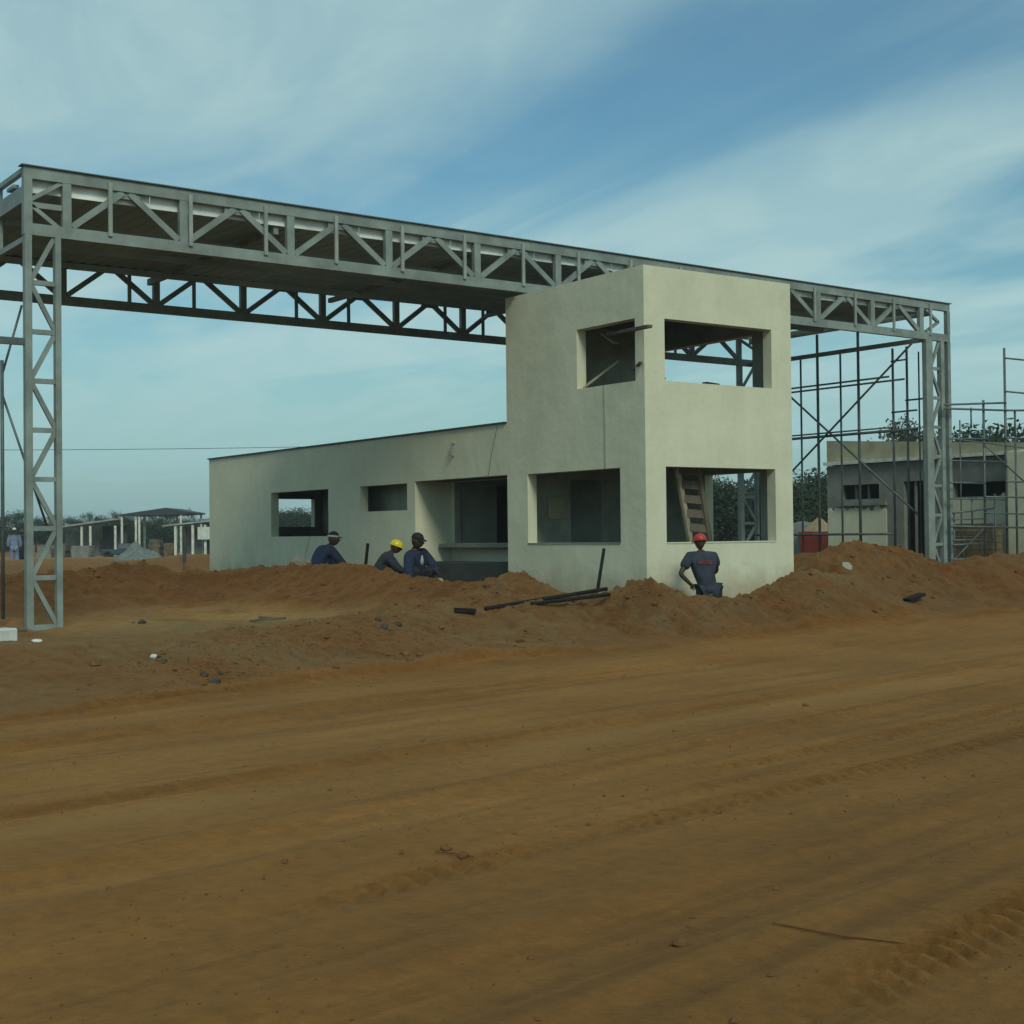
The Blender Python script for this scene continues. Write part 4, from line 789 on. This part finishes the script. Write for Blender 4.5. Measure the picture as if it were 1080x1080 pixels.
STAND = dict(pelvis=(0, 0, .93), belly=(0, 0, 1.10), chest=(0, 0, 1.32), neckb=(0, 0, 1.46), neck=(0, .01, 1.50), shL=(-.18, 0, 1.40), elL=(-.24, .0, 1.12), wrL=(-.25, .06, .88), haL=(-.25, .08, .80), shR=(.18, 0, 1.40), elR=(.24, 0, 1.12), wrR=(.25, .06, .88), haR=(.25, .08, .80),
             hipL=(-.09, 0, .88), knL=(-.10, .02, .49), anL=(-.10, -.02, .09), toL=(-.11, .14, .04), hipR=(.09, 0, .88), knR=(.10, .02, .49), anR=(.10, -.02, .09), toR=(.11, .14, .04))
SQUAT = dict(pelvis=(0, -.10, .30), belly=(0, -.02, .46), chest=(0, .10, .64), neckb=(0, .19, .76), neck=(0, .22, .80), shL=(-.18, .12, .71), elL=(-.24, .28, .50), wrL=(-.14, .44, .40), haL=(-.10, .50, .38), shR=(.18, .12, .71), elR=(.24, .28, .50), wrR=(.14, .44, .40), haR=(.10, .50, .38),
             hipL=(-.10, -.08, .28), knL=(-.18, .32, .46), anL=(-.15, .08, .09), toL=(-.17, .24, .04), hipR=(.10, -.08, .28), knR=(.18, .32, .46), anR=(.15, .08, .09), toR=(.17, .24, .04), hd=(0, .045, .095))
# face angle: rotation that turns +Y (forward) to the wanted heading; -YAW looks straight away from the camera
J = dict(STAND); J.update(chest=(-.01, .03, 1.31), neckb=(-.02, .06, 1.45), neck=(-.02, .08, 1.49), shL=(-.20, .02, 1.38), hem=(.07, -.02, .80), elL=(-.37, -.06, 1.13), wrL=(-.20, -.02, .97), haL=(-.15, .03, .93), shR=(.17, .02, 1.38), elR=(.25, .16, 1.16), wrR=(.16, .36, 1.08), haR=(.14, .43, 1.06), pelvis=(.07, -.02, .93), belly=(.03, 0, 1.10), hipL=(-.02, -.02, .88), hipR=(.18, -.02, .88), knR=(.24, .02, .49), anR=(.26, -.02, .09), toR=(.27, .14, .04), knL=(-.04, .02, .49), anL=(-.06, -.02, .09), toL=(-.07, .14, .04), sleeve=.7)
person('worker in red helmet and slate shirt, hand on hip, standing before the tower', (.42, -.86, -.74), -YAW+.12, J, 'greyshirt', 'greyshirt', 'helmet', 'redhat', logo=True, headtilt=(-.15, 0), scale=1.04)
p1 = dep(337, 572, 29.6); p2 = dep(401, 572, 28.1); p3 = dep(433, 573, 27.0)
J1 = dict(SQUAT); J1['sleeve'] = 1.1
person('worker in navy overalls and a pale-banded cap crouching below the large wing window', (p1[0], p1[1], -.06), -YAW-1.0, J1, 'navy', 'navy', 'cap', 'darkcloth', headtilt=(-.1, 0), beardband=True, scale=1.22)
J2 = dict(SQUAT); J2['sleeve'] = 1.1; J2.update(neck=(0, .24, .78), chest=(0, .12, .63))
person('worker in a yellow helmet and slate shirt bending to the right behind the earth bank', (p2[0], p2[1], -.10), -YAW-1.4, J2, 'greyshirt', 'darkcloth', 'helmet', 'yellowhat', headtilt=(-.35, 0), scale=1.10)
J3 = dict(SQUAT); J3.update(pelvis=(-.12, -.02, .33), belly=(-.09, .03, .48), chest=(-.02, .10, .63), neckb=(.05, .16, .76), neck=(.07, .18, .80), shL=(-.20, .08, .70), shR=(.17, .14, .66), elR=(.30, .26, .42), wrR=(.34, .36, .20), haR=(.36, .40, .12), elL=(-.30, .22, .48), sleeve=1.1)
person('worker in navy jacket over a white shirt leaning down beside the counter recess', (p3[0], p3[1], -.11), -YAW-2.3, J3, 'navy', 'darkcloth', 'cap', 'darkcloth', shirtfront=True, headtilt=(-.25, .3), scale=1.22)
p4 = dep(15, 557, 60); p5 = dep(24, 560, 61.5)
JS = dict(STAND); JS['sleeve'] = 1.1
person('distant person in pale blue overalls and white cap standing left of the lattice leg', (p4[0], p4[1], hz_at(p4[0], p4[1])), -YAW+.3, JS, 'bluecloth', 'bluecloth', 'cap', 'white', scale=1.0)
person('distant person in dark clothes close behind the pale blue figure at left', (p5[0], p5[1], hz_at(p5[0], p5[1])), -YAW+2.6, JS, 'darkcloth', 'darkcloth', None, None, scale=.98)

# ------------------------------------------------------------------ tools and debris
def onground(u, d, dz=0):
    p = dep(u, 600, d); return Vector((p[0], p[1], hz_at(p[0], p[1])+dz))
shv = tag(empty('shovel', (0, 0, 0)), 'shovel with a grey blade raised by the crouching worker at the wing window', 'shovel')
a = Vector(dep(327, 597, 28.6)); b = Vector(dep(311, 593, 28.2)); g_ = Vector(dep(350, 604, 29.3))
MB().tube([a, g_], .016, 6).build('handle', M['wood'], shv)
dirn = (b-a).normalized(); sd_ = Vector((0, 0, 1)).cross(dirn).normalized(); up_ = Vector((0, 0, 1))
V = [a+sd_*.02+up_*.10, a-sd_*.02-up_*.08, b-up_*.09-dirn*.05, b+dirn*.06, b+up_*.12-dirn*.05]; V = V+[v+sd_*.02 for v in V]
MB().add(V, [(0, 1, 2, 3, 4), (9, 8, 7, 6, 5), (0, 5, 6, 1), (1, 6, 7, 2), (2, 7, 8, 3), (3, 8, 9, 4), (4, 9, 5, 0)]).build('blade', M['cement2'], shv)
beamobj('crowbar', dep(388, 573, 27.9), dep(384, 612, 27.9), .05, .05, M['bar'], 'dark bar standing upright left of the worker in the yellow helmet', 'crowbar')
beamobj('pole', dep(319, 597, 29.5), dep(327, 566, 30.2), .02, .02, M['cement'], 'thin pale stick leaning on the wing wall under the large window', 'stick')
# rebar laid over the bank
def bar(u0, v0, d0, u1, v1, d1, r, label, n=7):
    P = []
    for k in range(n):
        t = k/(n-1); P.append(Vector(dep(u0+(u1-u0)*t, v0+(v1-v0)*t, d0+(d1-d0)*t)))
    c = P[0].copy(); o = MB().tube([x-c for x in P], r, 7).build('steel_bar', M['bar'], None, True); o.location = c; return tag(o, label, 'steel bar')
bar(512, 642, 19.6, 640, 621, 20.9, .030, 'upper of two long dark steel bars lying on the earth bank by the tower')
bar(560, 637, 19.9, 643, 627, 20.6, .028, 'lower of two long dark steel bars lying on the earth bank by the tower')
bar(637, 579, 21.4, 630, 624, 21.0, .026, 'dark steel bar standing almost upright against the tower side wall', 2)
beamobj('plank', Vector(onground(479, 19.3))+Vector((0, 0, .03)), Vector(onground(501, 19.35))+Vector((0, 0, .06)), .14, .06, M['bar'], 'short black plank lying left of the long steel bars', 'plank')
beamobj('plank', onground(956, 24.3, .05), onground(972, 24.6, .10), .16, .05, M['bar'], 'black plank half buried in the big heap at right', 'plank')
beamobj('plank', onground(275, 21.6, .03), onground(292, 22, .03), .10, .04, M['wood'], 'brown plank lying on the pale yard, the shorter one', 'plank')
beamobj('plank', onground(264, 20.6, .02), onground(300, 21.2, .03), .06, .03, M['wood'], 'long thin brown plank lying on the pale yard nearer the road', 'plank')
beamobj('plank', onground(-4, 19.8, .03), onground(28, 20.0, .04), .10, .04, M['wood'], 'dark plank lying left of the left lattice leg foot', 'plank')
def rock(name, p, s, m, label, cat, seed, group=None, flat_=.7, sink=.25):
    rd = random.Random(seed); bm = bmesh.new(); bmesh.ops.create_icosphere(bm, subdivisions=2, radius=1)
    ax = [Vector((rd.gauss(0, 1), rd.gauss(0, 1), rd.gauss(0, 1))).normalized() for _ in range(7)]; cut = [rd.uniform(.55, .95) for _ in ax]
    for v in bm.verts:
        for a_, c_ in zip(ax, cut):
            d_ = v.co.dot(a_)
            if d_ > c_: v.co -= a_*(d_-c_)
        v.co = Vector((v.co.x*rd.uniform(.95, 1.05), v.co.y, v.co.z*flat_))*s
    me = bpy.data.meshes.new(name); bm.to_mesh(me); bm.free(); me.materials.append(m); o = bpy.data.objects.new(name, me); col.objects.link(o)
    o.location = (p[0], p[1], p[2]+s*flat_*(1-sink*2)*.6); o.rotation_euler = (0, 0, rd.uniform(0, 6)); return tag(o, label, cat, group)
fg = onground(893, 24.8); V = [(-.09, 0, -.1), (.10, 0, -.1), (.13, 0, .12), (.03, 0, .20), (-.11, 0, .18)]; V += [(a, b+.04, c) for a, b, c in V]
o = MB().add(V, [(0, 1, 2, 3, 4), (9, 8, 7, 6, 5), (0, 5, 6, 1), (1, 6, 7, 2), (2, 7, 8, 3), (3, 8, 9, 4), (4, 9, 5, 0)]).build('concrete_fragment', M['cement2'], None, bevel=.006); o.location = fg; o.scale = (.75,)*3; o.rotation_euler = (-.3, .15, -YAW); tag(o, 'pale upright concrete fragment stuck in the big heap at right', 'rubble')
rock('concrete_fragment', onground(876, 24.0), .07, M['cement2'], 'small pale concrete piece just left of the upright fragment', 'rubble', 3)
rock('stone', onground(463, 24), .10, M['cement2'], 'pale brown stone on the bank crest right of the leaning worker', 'stone', 4)
o = MB().box(-.35, -.12, 0, .35, .12, .06).build('concrete_slab', M['white'], None, bevel=.01); pq = dep(505, 615, 23.6); o.location = (pq[0], pq[1], max(hz_at(pq[0], pq[1]), pq[2]-.05)); o.rotation_euler.z = -YAW; tag(o, 'small white slab on the bank below the counter recess', 'slab')
o = MB().box(-.14, -.12, 0, .14, .12, .17).build('bucket_box', M['white'], None, bevel=.02); o.name = 'box'; o.location = onground(2, 17.0, -.01); o.rotation_euler.z = .4; tag(o, 'small white box on the earth at the left frame edge', 'box')
rock('paper_scrap', onground(38, 17), .07, M['white'], 'crumpled white scrap on the earth right of the small white box', 'scrap', 6, flat_=.4)
rock('paper_scrap', onground(161, 15.2), .05, M['white'], 'small white scrap among dark debris at the end of the low bank', 'scrap', 9, flat_=.7)
for k, (u, d) in enumerate(((167, 15.1), (172, 15.0), (225, 13.9), (232, 14.2), (215, 14.1), (405, 17.7), (412, 17.4), (398, 17.9), (418, 17.9), (382, 22.2), (390, 22.6), (150, 20.8), (140, 21.0))):
    rock('dark_rubble', onground(u, d), .03+.02*(k % 3), M['bark'], 'dark lump of debris lying on the near earth slope left of the tower', 'debris', 20+k, 'dark debris lumps on the near slope')
rdm = random.Random(5); cnt = 0
for k in range(1600):
    if cnt >= 260: break
    if rdm.random() < .7: i = rdm.randrange(len(CREST)-3); b = CREST[i]; c_ = CREST[i+1]; t = rdm.random(); x, y = b[0]+(c_[0]-b[0])*t+rdm.gauss(.1, .5), b[1]+(c_[1]-b[1])*t-abs(rdm.gauss(0, .9))
    else: i = rdm.randrange(len(RIDGE2)-1); b = RIDGE2[i]; c_ = RIDGE2[i+1]; t = rdm.random(); x, y = b[0]+(c_[0]-b[0])*t+rdm.gauss(0, 1), b[1]+(c_[1]-b[1])*t+rdm.gauss(-.3, .9)
    hh, of, r_, ob = [float(a[0]) for a in height(np.array([x]), np.array([y]))]
    if of < .1 or (x > -.3 and x < 3.6 and y > -1.2) or x < -13 or x > 12.2: continue
    rock('earth_clod', (x, y, hh), rdm.choice((.015, .02, .025, .03, .04, .06))*rdm.uniform(.7, 1.1), M['clod'], 'loose reddish clod lying on the dug earth bank', 'clod', 100+k, 'loose clods on the earth bank'); cnt += 1
for k, (u, v) in enumerate(((348, 834), (757, 857), (488, 905), (115, 935), (300, 912), (717, 997), (560, 1005), (1040, 990), (470, 898), (620, 870), (940, 780), (850, 745))):
    p = at(u, v, z=-.45); rock('pebble', (p[0], p[1], hz_at(p[0], p[1])), .016+.008*(k % 3), M['clod'], 'small pebble lying on the driven dirt road', 'pebble', 400+k, 'pebbles on the dirt road')
for k, (u0, v0, u1, v1, lab) in enumerate(((815, 978, 900, 990, 'long dry stalk lying on the road, the left one near the lug track'), (890, 988, 980, 996, 'dry stalk lying on the road just left of the deep lug track'), (460, 899, 500, 905, 'short dry twig on the road below the tower'))):
    pa, pb = at(u0, v0, z=-.44), at(u1, v1, z=-.44); pm = (pa+pb)/2; pts = [pa, pm+np.array([.03, -.02, 0]), pb]
    pts = [Vector((q_[0], q_[1], hz_at(q_[0], q_[1])+.012)) for q_ in pts]; tag(MB().tube(pts, .0045, 5, .003).build('twig', M['clod'], None), lab, 'twig')

# loose grit on road and bank
rg_ = np.random.default_rng(3); n = 9000
gu = np.concatenate([rg_.uniform(1.0, 14, 3500), rg_.uniform(2, 30, n-3500)]); gv = np.concatenate([rg_.uniform(2.2, 8, 3500), 11.2+rg_.normal(0, 1.6, n-3500)])
gx = CAM[0]+gu*CA-gv*SA; gy = CAM[1]+gu*SA+gv*CA
clm = fbm(gu*.5, gv*1.2, 3, 44) > -.06; gx, gy, gu = gx[clm], gy[clm], gu[clm]
gz = height(gx, gy)[0]; sz = rg_.uniform(.0025, .008, len(gx))*(1+1.3*(rg_.random(len(gx)) > .95))
oc = np.array([(1, 0, 0), (0, 1, 0), (-1, 0, 0), (0, -1, 0), (0, 0, .8), (0, 0, -.5)]); of = [(0, 1, 4), (1, 2, 4), (2, 3, 4), (3, 0, 4), (1, 0, 5), (2, 1, 5), (3, 2, 5), (0, 3, 5)]
pv_ = (oc[None]*(.7+.6*rg_.random((len(gx), 6, 3))))*sz[:, None, None]+np.stack([gx, gy, gz+.2*sz], -1)[:, None, :]
# crumbs of earth on the spoil heaps
ci = rg_.integers(0, len(CREST)-3, 4500); ct = rg_.random(4500); CR = np.array(CREST)
bx = CR[ci, 0]*(1-ct)+CR[ci+1, 0]*ct+rg_.normal(0, .5, 4500); by = CR[ci, 1]*(1-ct)+CR[ci+1, 1]*ct+rg_.normal(-.5, .9, 4500)
ri = rg_.integers(0, len(RIDGE2)-1, 3500); rt = rg_.random(3500); R2 = np.array(RIDGE2)
bx = np.concatenate([bx, R2[ri, 0]*(1-rt)+R2[ri+1, 0]*rt+rg_.normal(0, .8, 3500)]); by = np.concatenate([by, R2[ri, 1]*(1-rt)+R2[ri+1, 1]*rt+rg_.normal(-.4, .9, 3500)])
bz, bo_, br_, bb_ = height(bx, by); ok = (bo_ > 0) & ~((bx > -.1) & (bx < 3.6) & (by > -.5)) & (fbm(bx*.8, by*.8, 3, 45) > -.08); bx, by, bz = bx[ok], by[ok], bz[ok]
bs_ = rg_.uniform(.005, .016, len(bx))*(1+.9*(rg_.random(len(bx)) > .9))
pc_ = (oc[None]*(.6+.8*rg_.random((len(bx), 6, 3))))*bs_[:, None, None]+np.stack([bx, by, bz+.15*bs_], -1)[:, None, :]
mc_ = bpy.data.meshes.new('earth_crumbs'); mc_.from_pydata(pc_.reshape(-1, 3).tolist(), [], [tuple(6*i+k for k in f) for i in range(len(bx)) for f in of]); mc_.materials.append(M['clod'])
o = bpy.data.objects.new('earth_crumbs', mc_); col.objects.link(o); tag(o, 'crumbs of broken earth strewn over the spoil heaps beside the gatehouse', 'earth crumbs', None, 'stuff')
me = bpy.data.meshes.new('loose_grit'); me.from_pydata(pv_.reshape(-1, 3).tolist(), [], [tuple(6*i+k for k in f) for i in range(len(gx)) for f in of]); me.materials.append(M['clod'])
o = bpy.data.objects.new('loose_grit', me); col.objects.link(o); tag(o, 'fine loose reddish grit strewn over the dirt road and bank foot', 'grit', None, 'stuff')

# ------------------------------------------------------------------ haze
hm_ = bpy.data.materials.new('haze'); hm_.use_nodes = True; t = hm_.node_tree; t.nodes.clear()
ho = N(t, 'ShaderNodeOutputMaterial'); pv = N(t, 'ShaderNodeVolumePrincipled'); pv.inputs['Color'].default_value = (.80, .90, .92, 1); pv.inputs['Density'].default_value = .0008; pv.inputs['Anisotropy'].default_value = .2
t.links.new(pv.outputs[0], ho.inputs['Volume'])
o = MB().box(-1800, -1800, -2.2, 2000, 2000, 9.4).build('haze', hm_); o['kind'] = 'stuff'
